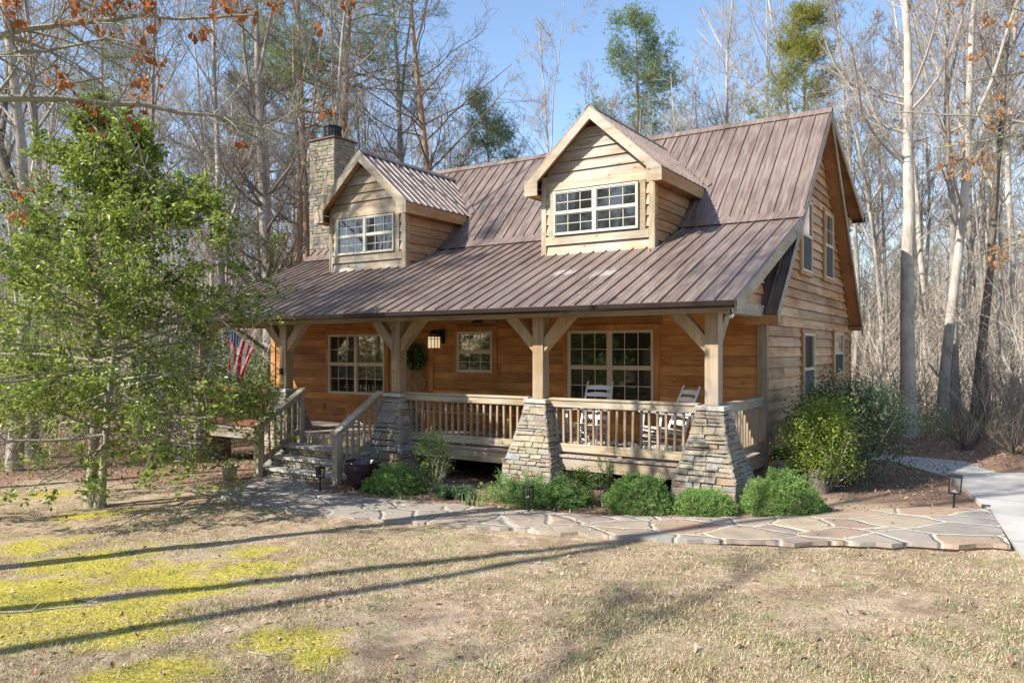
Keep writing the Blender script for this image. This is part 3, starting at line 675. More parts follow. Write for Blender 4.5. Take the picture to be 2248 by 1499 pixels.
window((.032,7.20,3.45),Y_,X_,.95,1.52,1,casing='gable_z',cw=.08,screen=True,lower_grid=False,grid=(3,2))
# door
s=MB(); dx0,dx1=-8.50,-7.59
s.box(dx0,WY-.03,.0,dx1,WY+.01,2.04)
for a,b,c,d in ((dx0+.12,dx0+.43,.25,.95),(dx0+.50,dx1-.12,.25,.95),(dx0+.12,dx0+.43,1.08,1.95),(dx0+.50,dx1-.12,1.08,1.95)):
    s.box(a,WY-.022-.02,c,b,WY-.031,d)
    s.box(a+.05,WY-.055,c+.05,b-.05,WY-.043,d-.05)
dr=s.build('front_door',wood('door_wood',(.26,.13,.06),(.36,.19,.09),(.15,.07,.03),2,var=.08),H)
s=MB(); s.box(dx0-.12,WY-.045,.0,dx0-.002,WY-.002,2.06); s.box(dx1+.002,WY-.045,.0,dx1+.12,WY-.002,2.06); s.box(dx0-.15,WY-.05,2.062,dx1+.15,WY-.002,2.18); s.build('door_casing',M['porch_z'],dr)
s=MB(); s.lathe((dx1-.08,WY-.08,1.0),[(0,-.03),(.03,-.02),(.035,0),(.03,.02),(0,.03)],12); s.build('door_handle',plain('brass',(.5,.35,.12),.25,1),dr,True)
s=MB(); s.box(-11.06,WY-.015,.28,-10.99,WY-.002,.42); s.build('outlet_cover',M['brown'],H)
# -- dormers --------------------------------------------------
def dormer(cx):
    hwid=1.26; fy=2.50; ey=2.17; rz=6.66; sl=.91; hw_r=1.53; wt=5.16
    yR=RYc-(RZ-rz)/mF; ez=rz-sl*hw_r; yE=RYc-(RZ-ez)/mF
    # front wall with lap boards
    s=MB(); z=3.55
    while z<rz-.16:
        z1=z+.215; f=lambda zz: min(hwid-.10,(rz-.10-zz)/sl)
        a,b=f(z),f(z1)
        if b>0.02:
            s.add([(cx-a,fy-.042,z),(cx+a,fy-.042,z),(cx+b,fy-.006,z1-.010),(cx-b,fy-.006,z1-.010),(cx-a,fy,z),(cx+a,fy,z),(cx+b,fy,z1-.010),(cx-b,fy,z1-.010)],[(0,1,2,3),(0,4,5,1),(1,5,6,2),(2,6,7,3),(3,7,4,0)])
        z=z1
    bk=MB(); bk.poly([(cx-hwid+.03,fy+.001,3.3),(cx+hwid-.03,fy+.001,3.3),(cx+hwid-.03,fy+.001,ez),(cx,fy+.001,rz-.06),(cx-hwid+.03,fy+.001,ez)],(0,.06,0))
    dw=s.build('dormer',M['dorm_x'],H); bk.build('shadow_backing',M['brown'],dw)  # dark backing paints the shadow lines between the front boards
    for sg in (-1,1):
        a=cx+sg*(hwid-.10); b=cx+sg*hwid; s=MB()
        s.box(min(a,b),fy-.052,3.5,max(a,b),fy+.02,ez+.15+.0)
        s.box(min(b,b+sg*.02),fy-.045,3.5,max(b,b+sg*.02),fy+.10,ez+.0)
        s.build('corner_board',M['weath_z'],dw)
    for sg in (-1,1):
        z=3.5; s=MB()
        while z<ez+.05:
            z1=z+.215; x=cx+sg*hwid; ya=fy+.02; yb=RYc-(RZ-z)/mF+.25 if z>KZ-.3 else (z-PE[1])/PS+PE[0]+.35
            b=x+sg*.028;t=x+sg*.006;i=x-sg*.02
            P=[(b,ya,z),(b,yb,z),(t,yb,z1-.009),(t,ya,z1-.009),(i,ya,z),(i,yb,z),(i,yb,z1-.009),(i,ya,z1-.009)]
            s.add(P,[(0,1,2,3),(0,4,5,1),(1,5,6,2),(2,6,7,3),(3,7,4,0)] ); z=z1
        sw=s.build('side_wall',M['dorm_y'],dw)
        MB().box(min(x-sg*.022,x-sg*.04),fy+.03,3.5,max(x-sg*.022,x-sg*.04),4.4,ez).build('shadow_backing',M['brown'],dw)  # same dark backing, shade colour for the gaps of the side boards
    # roof
    s=MB()
    for sg in (-1,1):
        A=(cx+sg*hw_r,ey,ez);B=(cx+sg*hw_r,yE+.03,ez);C=(cx,yR+.03,rz);Dd=(cx,ey,rz)
        n=slab(s,A,B,C,Dd,.012)
        y=ey+.02
        while y<yR:
            # rib from ridge down to eave or the valley
            if y<=yE: q=1
            else: q=1-(y-yE)/(yR-yE)
            if q>.03: rib(s,(cx+sg*hw_r*q,y,rz-sl*hw_r*q),(cx,y,rz),n,.04,.022)
            if q>.1:
                for k in (.1,.2): rib(s,(cx+sg*hw_r*q,y+k*.8,rz-sl*hw_r*q),(cx,y+k*.8,rz),n,.02,.006) if y+k*.8<yE else None
            y+=.25
        slab(s,(cx,ey-.005,rz+.04),(cx+sg*.12,ey-.005,rz+.04-sl*.12),(cx+sg*.12,yR-.05,rz+.04-sl*.12),(cx,yR+.03,rz+.04),.008)
        # valley flashing
        slab(s,(cx+sg*(hw_r+.03),yE-.02,ez+.045),(cx+sg*(hw_r+.10),yE+.05,ez+.13),(cx+sg*.08,yR+.08,rz+.10),(cx,yR+.0,rz+.035),.006)
    s.build('roof',M['roof'],dw)
    s=MB()
    for sg in (-1,1):
        o=.014; h=.19
        # rake face board
        P=[(cx,ey+.004,rz-o),(cx+sg*hw_r,ey+.004,ez-o),(cx+sg*hw_r,ey+.004,ez-o-.25),(cx+sg*(hw_r-.31),ey+.004,ez-o-.25),(cx+sg*(hw_r-.31),ey+.004,ez+.31*sl-o-.24),(cx,ey+.004,rz-o-.24)]
        s.poly(P if sg<0 else P[::-1],(0,.035,0))
    s.build('rake_board',M['weath_x'],dw)
    s=MB()
    for sg in (-1,1):
        s.box(min(cx+sg*(hw_r-.03),cx+sg*(hw_r-.005)),ey+.04,ez-.26,max(cx+sg*(hw_r-.03),cx+sg*(hw_r-.005)),yE+.05-.18,ez-.02)
        s.box(min(cx+sg*(hwid+.03),cx+sg*(hw_r-.032)),ey+.05,ez-.24,max(cx+sg*(hwid+.03),cx+sg*(hw_r-.032)),yE-.16,ez-.215)
        slab(s,(cx+sg*(hw_r-.04),ey+.045,ez-.0),(cx+sg*(hw_r-.04),fy-.002,ez-.0),(cx,fy-.002,rz-.04),(cx,ey+.045,rz-.04),.03)
    s.build('soffit',M['dorm_y'],dw)
    # window and trim
    w0,w1,z0,z1=cx-.955,cx+.945,4.17,5.08
    s=MB(); s.box(w0-.14,fy-.056,z0-.02,w0-.002,fy-.031+.0,z1+.03); s.box(w1+.002,fy-.056,z0-.02,w1+.14,fy-.031,z1+.03)
    s.box(cx-hwid+.102,fy-.058,z0-.19,cx+hwid-.102,fy-.031,z0-.022); s.box(cx-hwid+.102,fy-.060,z1+.032,cx+hwid-.102,fy-.031,z1+.19)
    s.build('window_trim',M['weath_x'],dw)
    window((w0,fy-.05,z0),X_,FN,w1-w0,z1-z0,2,frame='frame_w',name='dormer_window')
dormer(-3.41); dormer(-9.74)
# -- chimney --------------------------------------------------
s=MB(); rr=random.Random(91); cx,cy,cw,cd=-13.06,4.53,.50,.42
for o,u,n,w,d in (((cx,cy),(1,0),(0,-1),cw,cd),((cx,cy),(0,1),(1,0),cd,cw),((cx,cy),(-1,0),(0,1),cw,cd),((cx,cy),(0,-1),(-1,0),cd,cw)):
    stone_face(s,o,u,n,lambda z,w=w:w,lambda z,d=d:d,3.9 if n!=(-1,0) else -.9,7.85,rr,(.06,.14),(.10,.28))
s.box(cx-cw+.03,cy-cd+.03,-1,cx+cw-.03,cy+cd-.03,7.84)
ch=s.build('chimney',M['chimney'],H)
s=MB(); s.box(cx-cw-.05,cy-cd-.05,7.855,cx+cw+.05,cy+cd+.05,7.905); s.build('chimney_top',M['brown'],ch)
s=MB(); s.lathe((cx,cy,7.905),[(.17,0),(.17,.10),(.26,.11),(.26,.13),(.24,.135)],20); s.lathe((cx,cy,8.04),[(.24,0),(.24,.10),(.255,.10),(.255,.13),(.24,.13),(.24,.24),(.27,.25),(.27,.28),(0,.29)],20)
for k in range(10):
    a=k*math.pi/5; s.bar((cx+.25*math.cos(a),cy+.25*math.sin(a),8.04),(cx+.25*math.cos(a),cy+.25*math.sin(a),8.29),.02,.02,(1,0,0))
s.build('chimney_cap',M['black'],ch)
# rear gutter end at the shed dormer
s=MB(); s.box(.05,SH[0]-.02,SH[1]-.10,RX+.03,SH[0]+.10,SH[1]+.02); s.build('gutter',M['gutter'],H)
#@@PART2
# ============================================================ VEGETATION
def tubes(P,Rr,sides):
    N_,K,_=P.shape
    T=np.gradient(P,axis=1); T/=np.linalg.norm(T,axis=2,keepdims=True)+1e-9
    mt=P[:,-1]-P[:,0]; mt/=np.linalg.norm(mt,axis=1,keepdims=True)+1e-9
    ref=np.where(np.abs(mt[:,2:3])>.8,np.array([[1.,0,0]]),np.array([[0,0,1.]]))[:,None,:]
    A=np.cross(T,np.broadcast_to(ref,T.shape)); A/=np.linalg.norm(A,axis=2,keepdims=True)+1e-9; B=np.cross(T,A)
    an=2*np.pi*np.arange(sides)/sides
    V=P[:,:,None,:]+Rr[:,:,None,None]*(np.cos(an)[:,None]*A[:,:,None,:]+np.sin(an)[:,None]*B[:,:,None,:])
    I=np.arange(N_*K*sides).reshape(N_,K,sides); J=np.roll(I,-1,axis=2)
    Q=np.stack([I[:,:-1],J[:,:-1],J[:,1:],I[:,1:]],-1).reshape(-1,4)
    return V.reshape(-1,3),Q
class Acc:
    def __init__(s): s.V=[]; s.Q=[]; s.T=[]; s.n=0
    def tubes(s,P,Rr,sides): s.add(*tubes(P,Rr,sides))
    def add(s,V,Q=None,T=None):
        s.V.append(V)
        if Q is not None and len(Q): s.Q.append(Q+s.n)
        if T is not None and len(T): s.T.append(T+s.n)
        s.n+=len(V)
    def mesh(s,name,mat,smooth=True):
        V=np.concatenate(s.V); ps=[]
        if s.Q: ps.append(np.concatenate(s.Q))
        if s.T: ps.append(np.concatenate(s.T))
        return npmesh(name,V,ps,mat,smooth)
def unit(v): return v/(np.linalg.norm(v,axis=-1,keepdims=True)+1e-9)
def axisline(g,p0,d,L,K,wob,up):
    """curved lines starting at p0 [N,3] in direction d, length L [N]"""
    n=len(p0); P=np.zeros((n,K,3)); P[:,0]=p0; d=unit(d)
    for k in range(1,K):
        d=unit(d+g.normal(0,wob,(n,3))+np.array([0,0,up])); P[:,k]=P[:,k-1]+d*(L/(K-1))[:,None]
    return P
def children(g,P,Rr,per,t0,t1,lfun,ang,K,wob,up,rk,rmin,flat=0):
    n,Kp,_=P.shape; idx=np.repeat(np.arange(n),per); t=g.uniform(t0,t1,n*per)
    x=t*(Kp-1); i=np.minimum(x.astype(int),Kp-2); f=(x-i)[:,None]
    a=P[idx,i];b=P[idx,i+1]; p0=a*(1-f)+b*f; tan=unit(b-a)
    rad=Rr[idx,i]*(1-f[:,0])+Rr[idx,i+1]*f[:,0]
    rnd=g.normal(0,1,(len(idx),3)); rnd[:,2]*=(1-flat); side=unit(rnd-tan*np.sum(rnd*tan,1,keepdims=True))
    an=R(1)*g.normal(ang,10,len(idx))[:,None]
    d=tan*np.cos(an)+side*np.sin(an)
    pl=np.linalg.norm(P[idx,-1]-P[idx,0],axis=1)
    L=lfun(t,pl)*g.uniform(.7,1.2,len(idx))
    C=axisline(g,p0,d,L,K,wob,up)
    r0=np.maximum(rad*rk,rmin); r=r0[:,None]*np.linspace(1,.35,K)[None,:]; r=np.maximum(r,rmin*.7)
    return C,r
def bare_tree(seed,Ht,r,lk=1,fork=.35,nl=15,lean=.02,spread=45,rmin=.0055,dens=1.0,llen=.30,up=.10,lo=.30):
    g=np.random.default_rng(seed)
    K=12; P=axisline(g,np.zeros((1,3)),np.array([[g.normal(0,lean),g.normal(0,lean),1.]]),np.array([Ht]),K,.035,.02)
    Rr=(r*(1-.86*np.linspace(0,1,K)**1.15))[None,:]; P[0,0,2]=-.3
    Rr[0,0]*=1.45
    tr=Acc(); tr.tubes(P,Rr,9)
    L1,R1=children(g,P,Rr,nl,lo,.97,lambda t,pl:Ht*llen*(1.12-.75*t),spread,7,.13,up,.34*lk,.014*lk)
    big,Rb=children(g,P,Rr,2,fork,fork+.25,lambda t,pl:Ht*.45,22,9,.07,.05,.6,.02)
    tr.tubes(big,Rb,7)
    cr=Acc(); cr.tubes(L1,R1,5)
    Lb,Rbb=children(g,big,Rb,6,.25,.97,lambda t,pl:Ht*.17*(1.2-.7*t),45,6,.12,.08,.42*lk,.010*lk)
    cr.tubes(Lb,Rbb,4)
    for (A,AR),p in (((L1,R1),7),((Lb,Rbb),5)):
        L2,R2=children(g,A,AR,p,.2,.98,lambda t,pl:pl*.48*(1.15-.6*t),42,5,.13,.05,.55,.008*lk)
        cr.tubes(L2,R2,3)
        L3,R3=children(g,L2,R2,int(5*dens),.15,1,lambda t,pl:pl*.5*(1.1-.5*t),40,4,.14,.03,.6,rmin)
        cr.tubes(L3,R3,3)
        L4,R4=children(g,L3,R3,int(4*dens),.15,1,lambda t,pl:pl*.55,38,3,.15,.02,.7,rmin*.75)
        cr.tubes(L4,R4,3)
    return tr,cr
def pine(seed,Ht,r,crown0=.45,spread=.20,tufts=2600,drop=0,nb=46,top=.97,tl=.16):
    g=np.random.default_rng(seed); K=12
    P=axisline(g,np.zeros((1,3)),np.array([[0,0,1.]]),np.array([Ht]),K,.012,.02); P[0,0,2]=-.3
    Rr=(r*(1-.9*np.linspace(0,1,K)))[None,:]; Rr[0,0]*=1.25
    tr=Acc(); tr.tubes(P,Rr,9)
    L1,R1=children(g,P,Rr,nb,crown0,top,lambda t,pl:Ht*spread*(1.02-.85*((t-crown0)/(1-crown0))**1.3),78,6,.08,.05-drop,.35,.014)
    tr.tubes(L1,R1,4)
    L2,R2=children(g,L1,R1,8,.25,1,lambda t,pl:pl*.38,45,4,.12,.08,.5,.007,.7); 
    tw=Acc(); tr.tubes(L2,R2,3)
    tips=np.concatenate([L2[:,1:].reshape(-1,3),L1[:,3:].reshape(-1,3)]); c=tips[g.integers(0,len(tips),tufts)]+g.normal(0,.15,(tufts,3))
    nn=9; dirs=unit(g.normal(0,1,(tufts,nn,3))+np.array([0,0,.5])); b=np.repeat(c[:,None],nn,1)
    tip=b+dirs*tl*g.uniform(.6,1.2,(tufts,nn,1)); sd=unit(np.cross(dirs,g.normal(0,1,(tufts,nn,3))))*.006
    V=np.stack([b-sd,b+sd,tip],2).reshape(-1,3); T=np.arange(len(V)).reshape(-1,3); tw.add(V,None,T)
    return tr,tw
def leaves(g,C,size,aspect=.45,up=.6,fold=.25,out=None):
    """C [N,3] leaf bases; four-corner folded leaves"""
    n=len(C); d=unit(g.normal(0,1,(n,3))*[1,1,.6]+(0 if out is None else out)); nrm=unit(g.normal(0,.6,(n,3))+np.array([0,0,up]))
    sd=unit(np.cross(d,nrm)); nn=np.cross(sd,d); s=(size*g.uniform(.6,1.25,n))[:,None]
    mid=C+d*s*.5; V=np.stack([C,mid+sd*s*aspect*.5+nn*s*fold*.3,C+d*s,mid-sd*s*aspect*.5+nn*s*fold*.3],1).reshape(-1,3)
    return V,np.arange(n*4).reshape(-1,4)
def tree_obj(name,label,cat,loc,tmesh,cmesh,rot=0,sc=1,group=None,cname='branches'):
    t=thing(name,label,cat,loc,group); t.rotation_euler[2]=rot; t.scale=(sc,sc,sc)
    link('trunk',tmesh,t); link(cname,cmesh,t); return t
protos=[]
for i,(Ht,r,kw) in enumerate([(17,.12,{}),(19,.14,dict(spread=38,fork=.3)),(15,.085,dict(llen=.26,spread=50)),(21,.15,dict(spread=48,fork=.45)),(13,.065,dict(llen=.24,spread=35,nl=18)),(18,.10,dict(spread=32,llen=.22,up=.16)),(16,.10,dict(lean=.07,spread=45)),(20,.12,dict(fork=.25,spread=40))]):
    a,b=bare_tree(100+i,Ht,r,**kw); pale=i%2
    protos.append((Ht,a.mesh('trunk_%d'%i,M['bark_pale' if pale else 'bark_grey']),b.mesh('branches_%d'%i,M['twig_pale' if pale else 'twig'])))
for sd,Ht,r_,kw in ((150,22,.15,dict(lo=.6,fork=.62,llen=.20,nl=14)),(151,17,.16,dict(lo=.3,fork=.4,llen=.30,nl=20,lk=2.2))):
    a,b=bare_tree(sd,Ht,r_,**kw); protos.append((Ht,a.mesh('trunk_%d'%sd,M['bark_grey']),b.mesh('branches_%d'%sd,M['twig'])))
pp=[]
for i,(Ht,r,kw) in enumerate([(21,.22,dict(crown0=.55,spread=.16,tufts=6000)),(14,.14,dict(crown0=.15,spread=.24,tufts=13000,nb=84,tl=.13))]):
    a,b=pine(300+i,Ht,r,**kw); pp.append((Ht,a.mesh('pine_trunk_%d'%i,M['bark_pine']),b.mesh('needles_%d'%i,M['needle'])))
def at_top(u,Z,vtop,base=-.6): # height of a tree whose top shows at row vtop
    return (HY-vtop)/F*Z+CAM[2]-base
rt=random.Random(21)
def main_tree(u,Z,kind,label,sc=None,vtop=None,rot=None,cat='tree',name='bare_tree',off=0):
    x,y=bear(u,Z); z=float(gz(x,y)); Ht,tm,cm=kind
    if vtop is not None: sc=at_top(u,Z,vtop,z)/Ht
    return tree_obj(name,label,cat,(x,y,z),tm,cm,rt.uniform(0,6.28) if rot is None else rot,sc or 1,cname='needles' if 'pine' in name else 'branches')
def special(seed,Ht,r,bk,tw,**k):
    a,b=bare_tree(seed,Ht,r,**k); return (Ht,a.mesh('trunk_s%d'%seed,M[bk]),b.mesh('branches_s%d'%seed,M[tw]))
# nearest trees on the right
SP=special(531,17,.20,'bark_pale','twig_pale',spread=62,lo=.38,nl=16,llen=.26,fork=.55,dens=1.2)
main_tree(1993,20.3,SP,'thick pale trunk behind the walkway, shaded at its foot, nearest tree right of the house',1,rot=.6)
SP2=special(502,18,.155,'bark_pale','twig_pale',spread=50,lo=.35,fork=.4)
main_tree(2068,22.5,SP2,'straight pale trunk, second tree right of the thick shaded one by the walkway',1,rot=2.1)
SP3=special(503,17,.14,'bark_grey','twig_pale',spread=45,lo=.35,fork=.38,lean=.04)
main_tree(2100,22.6,SP3,'slim pale trunk close beside the straight trunk near the walkway, leaning left higher up',1,rot=4.0)
SP4=special(504,17,.14,'bark_dark','twig',spread=50,lo=.5,fork=.6)
main_tree(2140,22.9,SP4,'dark grey trunk behind the fallen limb at the right edge of the woods',1,rot=1.0)
main_tree(1930,26,protos[2],'thin dark trunk just right of the gable eave, behind the big evergreen shrub',1.0)
main_tree(2165,30,protos[5],'slender pale tree between the dark trunk and the right picture edge, with a crooked stem',1.0)
main_tree(2225,24,protos[7],'tall tree at the right edge of the picture, behind the driveway',1.0)
main_tree(2035,31,protos[1],'forked pale tree rising behind the two close trunks by the walkway',1.02)
# left and middle
main_tree(28,17.5,protos[3],'dark double-stemmed tree at the far left edge, nearest of its cluster',.95,rot=2.)
main_tree(72,19.5,protos[0],'grey tree just right of the far left trunk, behind the holly',1.0)
main_tree(190,24,special(505,20,.2,'bark_dark','twig',lean=.12,spread=48),'leaning dark tree whose trunk bends right behind the top of the holly',1.0)
main_tree(330,26,protos[6],'crooked brown tree rising behind the right side of the holly crown',1.1)
main_tree(500,26,protos[1],'tall bare tree between the holly and the chimney with a reddish trunk',1.0)
VT=special(506,17,.26,'bark_grey','twig',nl=30,lo=.12,dens=1.6,spread=70,llen=.16,fork=.45)
main_tree(590,25,VT,'vine-tangled tree left of the chimney with a broken white stub',1.0)
main_tree(650,28,special(507,15,.2,'bark_pine','twig',nl=26,lo=.1,dens=1.6,spread=70,llen=.16,fork=.6),'vine-covered trunk immediately left of the stone chimney',1.0)
main_tree(680,33,pp[0],'pine with a pale scaly trunk directly behind the left corner of the chimney',1.05,name='pine_tree')
main_tree(742,31,(21,)+pp[0][1:],'tall straight pine directly behind the metal chimney cap',1.12,name='pine_tree',rot=2.2)
main_tree(872,33,special(508,20,.21,'bark_grey','twig',spread=40,fork=.5),'grey tree rising above the left dormer roof, first to the right of the chimney pine',1.0)
SPP=special(509,19,.24,'bark_pine','twig',spread=72,lo=.25,nl=30,up=.05,llen=.32,fork=.75,dens=1.3)
main_tree(948,32,SPP,'reddish trunk with wide level branches dotted with cones, above the main roof',1.0)
main_tree(1010,38,protos[2],'thin leaning tree right of the reddish coned trunk above the ridge',.9)
main_tree(1195,42,protos[5],'slender pale tree left of the right dormer, its top against open sky',vtop=60)
main_tree(1408,38,pp[1],'bushy pine rising behind the right dormer, seen whole against the sky',vtop=28,name='pine_tree',rot=1.)
yp=pine(310,15,.15,crown0=.32,spread=.20,tufts=13000,nb=70,tl=.14); YP=(15,yp[0].mesh('pine_trunk_y',M['bark_pine']),yp[1].mesh('needles_y',M['needle_y']))
main_tree(1765,33,YP,'yellow-green pine rising behind the right end of the ridge',vtop=15,name='pine_tree')
main_tree(1590,40,special(510,18,.14,'bark_pale','twig_pale',spread=26,llen=.30,up=.2,lo=.2),'white-stemmed tree with steep upright branches behind the middle of the ridge',vtop=-40)
main_tree(1660,41,protos[5],'pale straight tree just left of the yellow-green pine',vtop=-20)
main_tree(1300,47,protos[4],'thin twiggy treetop left of the bushy pine behind the right dormer',vtop=140)
main_tree(1500,46,protos[7],'broad twiggy treetop right of the bushy pine behind the ridge',vtop=110)
main_tree(600,44,pp[0],'pine with a soft green crown high above the vine-tangled tree',1.05,name='pine_tree')
main_tree(210,40,pp[0],'pine with faint green crown at the upper left behind the holly top',1.1,name='pine_tree')
main_tree(1090,36,pp[1],'low pine with sparse branches just above the roof left of the right dormer',vtop=190,name='pine_tree')
# the woods behind: copies
GW='bare trees in the woods behind the house'
placed=[]; k=0; tries=0
while k<185 and tries<6000:
    tries+=1
    u=rt.uniform(-300,2560); Z=rt.choice([rt.uniform(27,45),rt.uniform(36,80),rt.uniform(45,85)])
    x,y=bear(u,Z)
    if -15.5<x<3.5 and y<15: continue
    if u>1830 and Z<24: continue
    if any((x-a)**2+(y-b)**2<2.2**2 for a,b in placed): continue
    if 1000<u<1260: vt=rt.uniform(250,420)
    elif 1260<=u<1760: vt=rt.uniform(120,330)
    elif u>=1760: vt=rt.uniform(-250,220)
    elif u<800: vt=rt.uniform(-250,260)
    else: vt=rt.uniform(60,300)
    pr_=protos[rt.randrange(8)]; z=float(gz(x,y)); sc=at_top(u,Z,vt,z)/pr_[0]
    if sc>1.25: sc=rt.uniform(.85,1.2)
    if sc<.32: continue
    placed.append((x,y)); k+=1
    side='left of the house' if u<650 else ('seen above the roof' if u<1860 else 'right of the house'); tone='pale' if protos.index(pr_)%2 else 'grey'; far='far back' if Z>48 else 'nearer'
    tree_obj('bare_tree','%s bare tree in the woods %s, among the %s ones'%(tone,side,far),'tree',(x,y,z),pr_[1],pr_[2],rt.uniform(0,6.28),sc,'bare trees in the woods '+side+', '+far)
# trees on the sunny side outside the picture: their shadows lie on the lawn and roof, the windows mirror them
GS='bare trees at the front of the yard'
for x,y in ((-15.5,-29.5),(-20.5,-31.5),(-11,-37)): tree_obj('pine_tree','pine at the front of the yard, behind the viewer','tree',(x,y,float(gz(x,y))),pp[1][1],pp[1][2],rt.uniform(0,6.28),1.1,'pines at the front of the yard','needles')
tree_obj('pine_tree','tall pine at the left front of the yard, outside the picture','tree',(-17.5,-11.6,-.98),pp[0][1],pp[0][2],1.0,1.0,None,'needles')
for x,y,p,sc in ((-9.1,-14.65,8,1),(-7.6,-16.3,8,.95),(-5.5,-22.5,9,1),(-1,-20,9,.9),(-25,-14.5,6,1),(-27,-17,1,1),(-19,-30,3,1),(-15,-33,1,1.1),(-23,-33,5,1.1),(-17.5,-38,0,1.2),(-26,-38,7,1.1),(-12,-35,6,1.1),(2,-38,3,1),(8,-36,0,1),(13,-34,1,1),(-3,-39,7,1),(18,-36,5,1),(-10,-38,1,1.1),(5,-42,3,1.1),(25,-30,6,1),(-16,-36,1,1.1),(-22,-30,3,1)):
    tree_obj('bare_tree','bare tree at the front of the yard, behind the viewer','tree',(x,y,float(gz(x,y))),protos[p][1],protos[p][2],rt.uniform(0,6.28),sc,GS)
# distant woods and undergrowth: countless stems
def brush(name,n,us,Zs,hs,seed,r0,twigs,lean=.25,mat='brush'):
    g=np.random.default_rng(seed); u=g.uniform(*us,n); Z=g.uniform(0,1,n)**1.3*(Zs[1]-Zs[0])+Zs[0]
    a=(u-1124)/F; x=CAM[0]+(-s_+c_*a)*Z; y=CAM[1]+(c_+s_*a)*Z
    ok=~((x>-15.5)&(x<2.6)&(y<13)); x,y,Z=x[ok],y[ok],Z[ok]; n=len(x)
    p0=np.stack([x,y,gz(x,y)-.05],1); d=np.stack([g.normal(0,lean,n),g.normal(0,lean,n),np.ones(n)],1); L=g.uniform(*hs,n)
    P=axisline(g,p0,d,L,5,.12,.03); Rr=(r0*g.uniform(.5,1.5,n)*(Z/30)**.6)[:,None]*np.linspace(1,.3,5)
    A=Acc(); A.tubes(P,Rr,3)
    C,r=children(g,P,Rr,twigs,.15,1,lambda t,pl:pl*.35,45,3,.15,.04,.6,r0*.35); A.tubes(C,r,3)
    C2,r2=children(g,C,r,2,.2,1,lambda t,pl:pl*.5,40,3,.15,.02,.7,r0*.3); A.tubes(C2,r2,3)
    o=link(name,A.mesh(name,M[mat],False)); tag(o,kind='stuff'); return o
o=brush('undergrowth',1500,(1840,2600),(20,48),(.8,4.5),7,.016,6,.32); tag(o,'tangle of bare brown undergrowth at the edge of the woods on the right','undergrowth')
o=brush('undergrowth',1700,(-300,1000),(21,45),(.8,4.5),8,.016,6,.32); tag(o,'tangle of bare brown undergrowth in the woods left of the house','undergrowth')
o=brush('distant_woods',7500,(-400,2700),(42,95),(4,11),9,.022,8,.12); tag(o,'far-off mass of bare grey-brown woods behind everything','woods')
def tallgrass():
    g=np.random.default_rng(5); n=9000; u=g.uniform(1880,2500,n); Z=g.uniform(19,30,n); a=(u-1124)/F; x=CAM[0]+(-s_+c_*a)*Z; y=CAM[1]+(c_+s_*a)*Z
    ok=(y>10.2+.1*x)&(x>1.0); x,y=x[ok],y[ok]; n=len(x); b=np.stack([x,y,gz(x,y)],1)
    d=unit(np.stack([g.normal(0,.35,n),g.normal(0,.35,n),np.ones(n)],1)); t=b+d*g.uniform(.25,.9,n)[:,None]; sd=unit(np.cross(d,g.normal(0,1,(n,3))))*.008
    V=np.stack([b-sd,b+sd,t],1).reshape(-1,3); A=Acc(); A.add(V,None,np.arange(len(V)).reshape(-1,3)); return A.mesh('dry_weeds',M['straw'],False)
tag(link('dry_weeds',tallgrass()),'pale dry weeds along the edge of the woods beyond the walkway','weeds',kind='stuff')
# ---- evergreen masses in the woods
def leafblob(g,n,c,rad,size,aspect=.45,shell=.55,clumps=40,cr=.35,flat=1):
    cc=unit(g.normal(0,1,(clumps,3)))*(g.uniform(shell,1,(clumps,1))); cc[:,2]=cc[:,2]*flat
    i=g.integers(0,clumps,n); p=cc[i]+g.normal(0,cr*.5,(n,3)); 
    P=np.array(c)+p*np.array(rad); return leaves(g,P,size,aspect,out=unit(p)*.8)
def stems(g,c0,c,rad,n,r):
    tgt=np.array(c)+unit(g.normal(0,1,(n,3))*[1,1,.8]+[0,0,.3])*np.array(rad)*.85; p0=np.repeat(np.array([c0]),n,0)+g.normal(0,.04,(n,3))*[1,1,0]
    t=np.linspace(0,1,6)[None,:,None]; mid=(p0+tgt)/2*[1,1,.75]+[0,0,.25*c0[2]]; P=p0[:,None]*(1-t)**2+2*mid[:,None]*t*(1-t)+tgt[:,None]*t**2
    return P,np.broadcast_to((r*np.linspace(1,.25,6))[None],(n,6))
def shrub(name,label,loc,rad,nleaf,size,mat,seed,zc=None,stem=8,group=None,aspect=.45,clumps=45,cr=.34,shell=.5,sr=.014,cat='shrub',fname='foliage',flat=1):
    g=np.random.default_rng(seed); t=thing(name,label,cat,loc,group); zc=rad[2]*.9 if zc is None else zc
    A=Acc(); A.add(*leafblob(g,nleaf,(0,0,zc),rad,size,aspect,shell,clumps,cr,flat)); V=A.V[0]; V[:,2]=np.maximum(V[:,2],.0)
    link(fname,A.mesh(name+'_foliage',M[mat],False),t)
    if stem:
        P,r=stems(g,(0,0,0),(0,0,zc),rad,stem,sr); B=Acc(); B.tubes(P,r,5)
        C,r2=children(g,P,r,6,.3,1,lambda t_,pl:pl*.35,45,4,.15,.03,.6,.004); B.tubes(C,r2,3); link('stem',B.mesh(name+'_stem',M['bark_holly']),t)
    return t
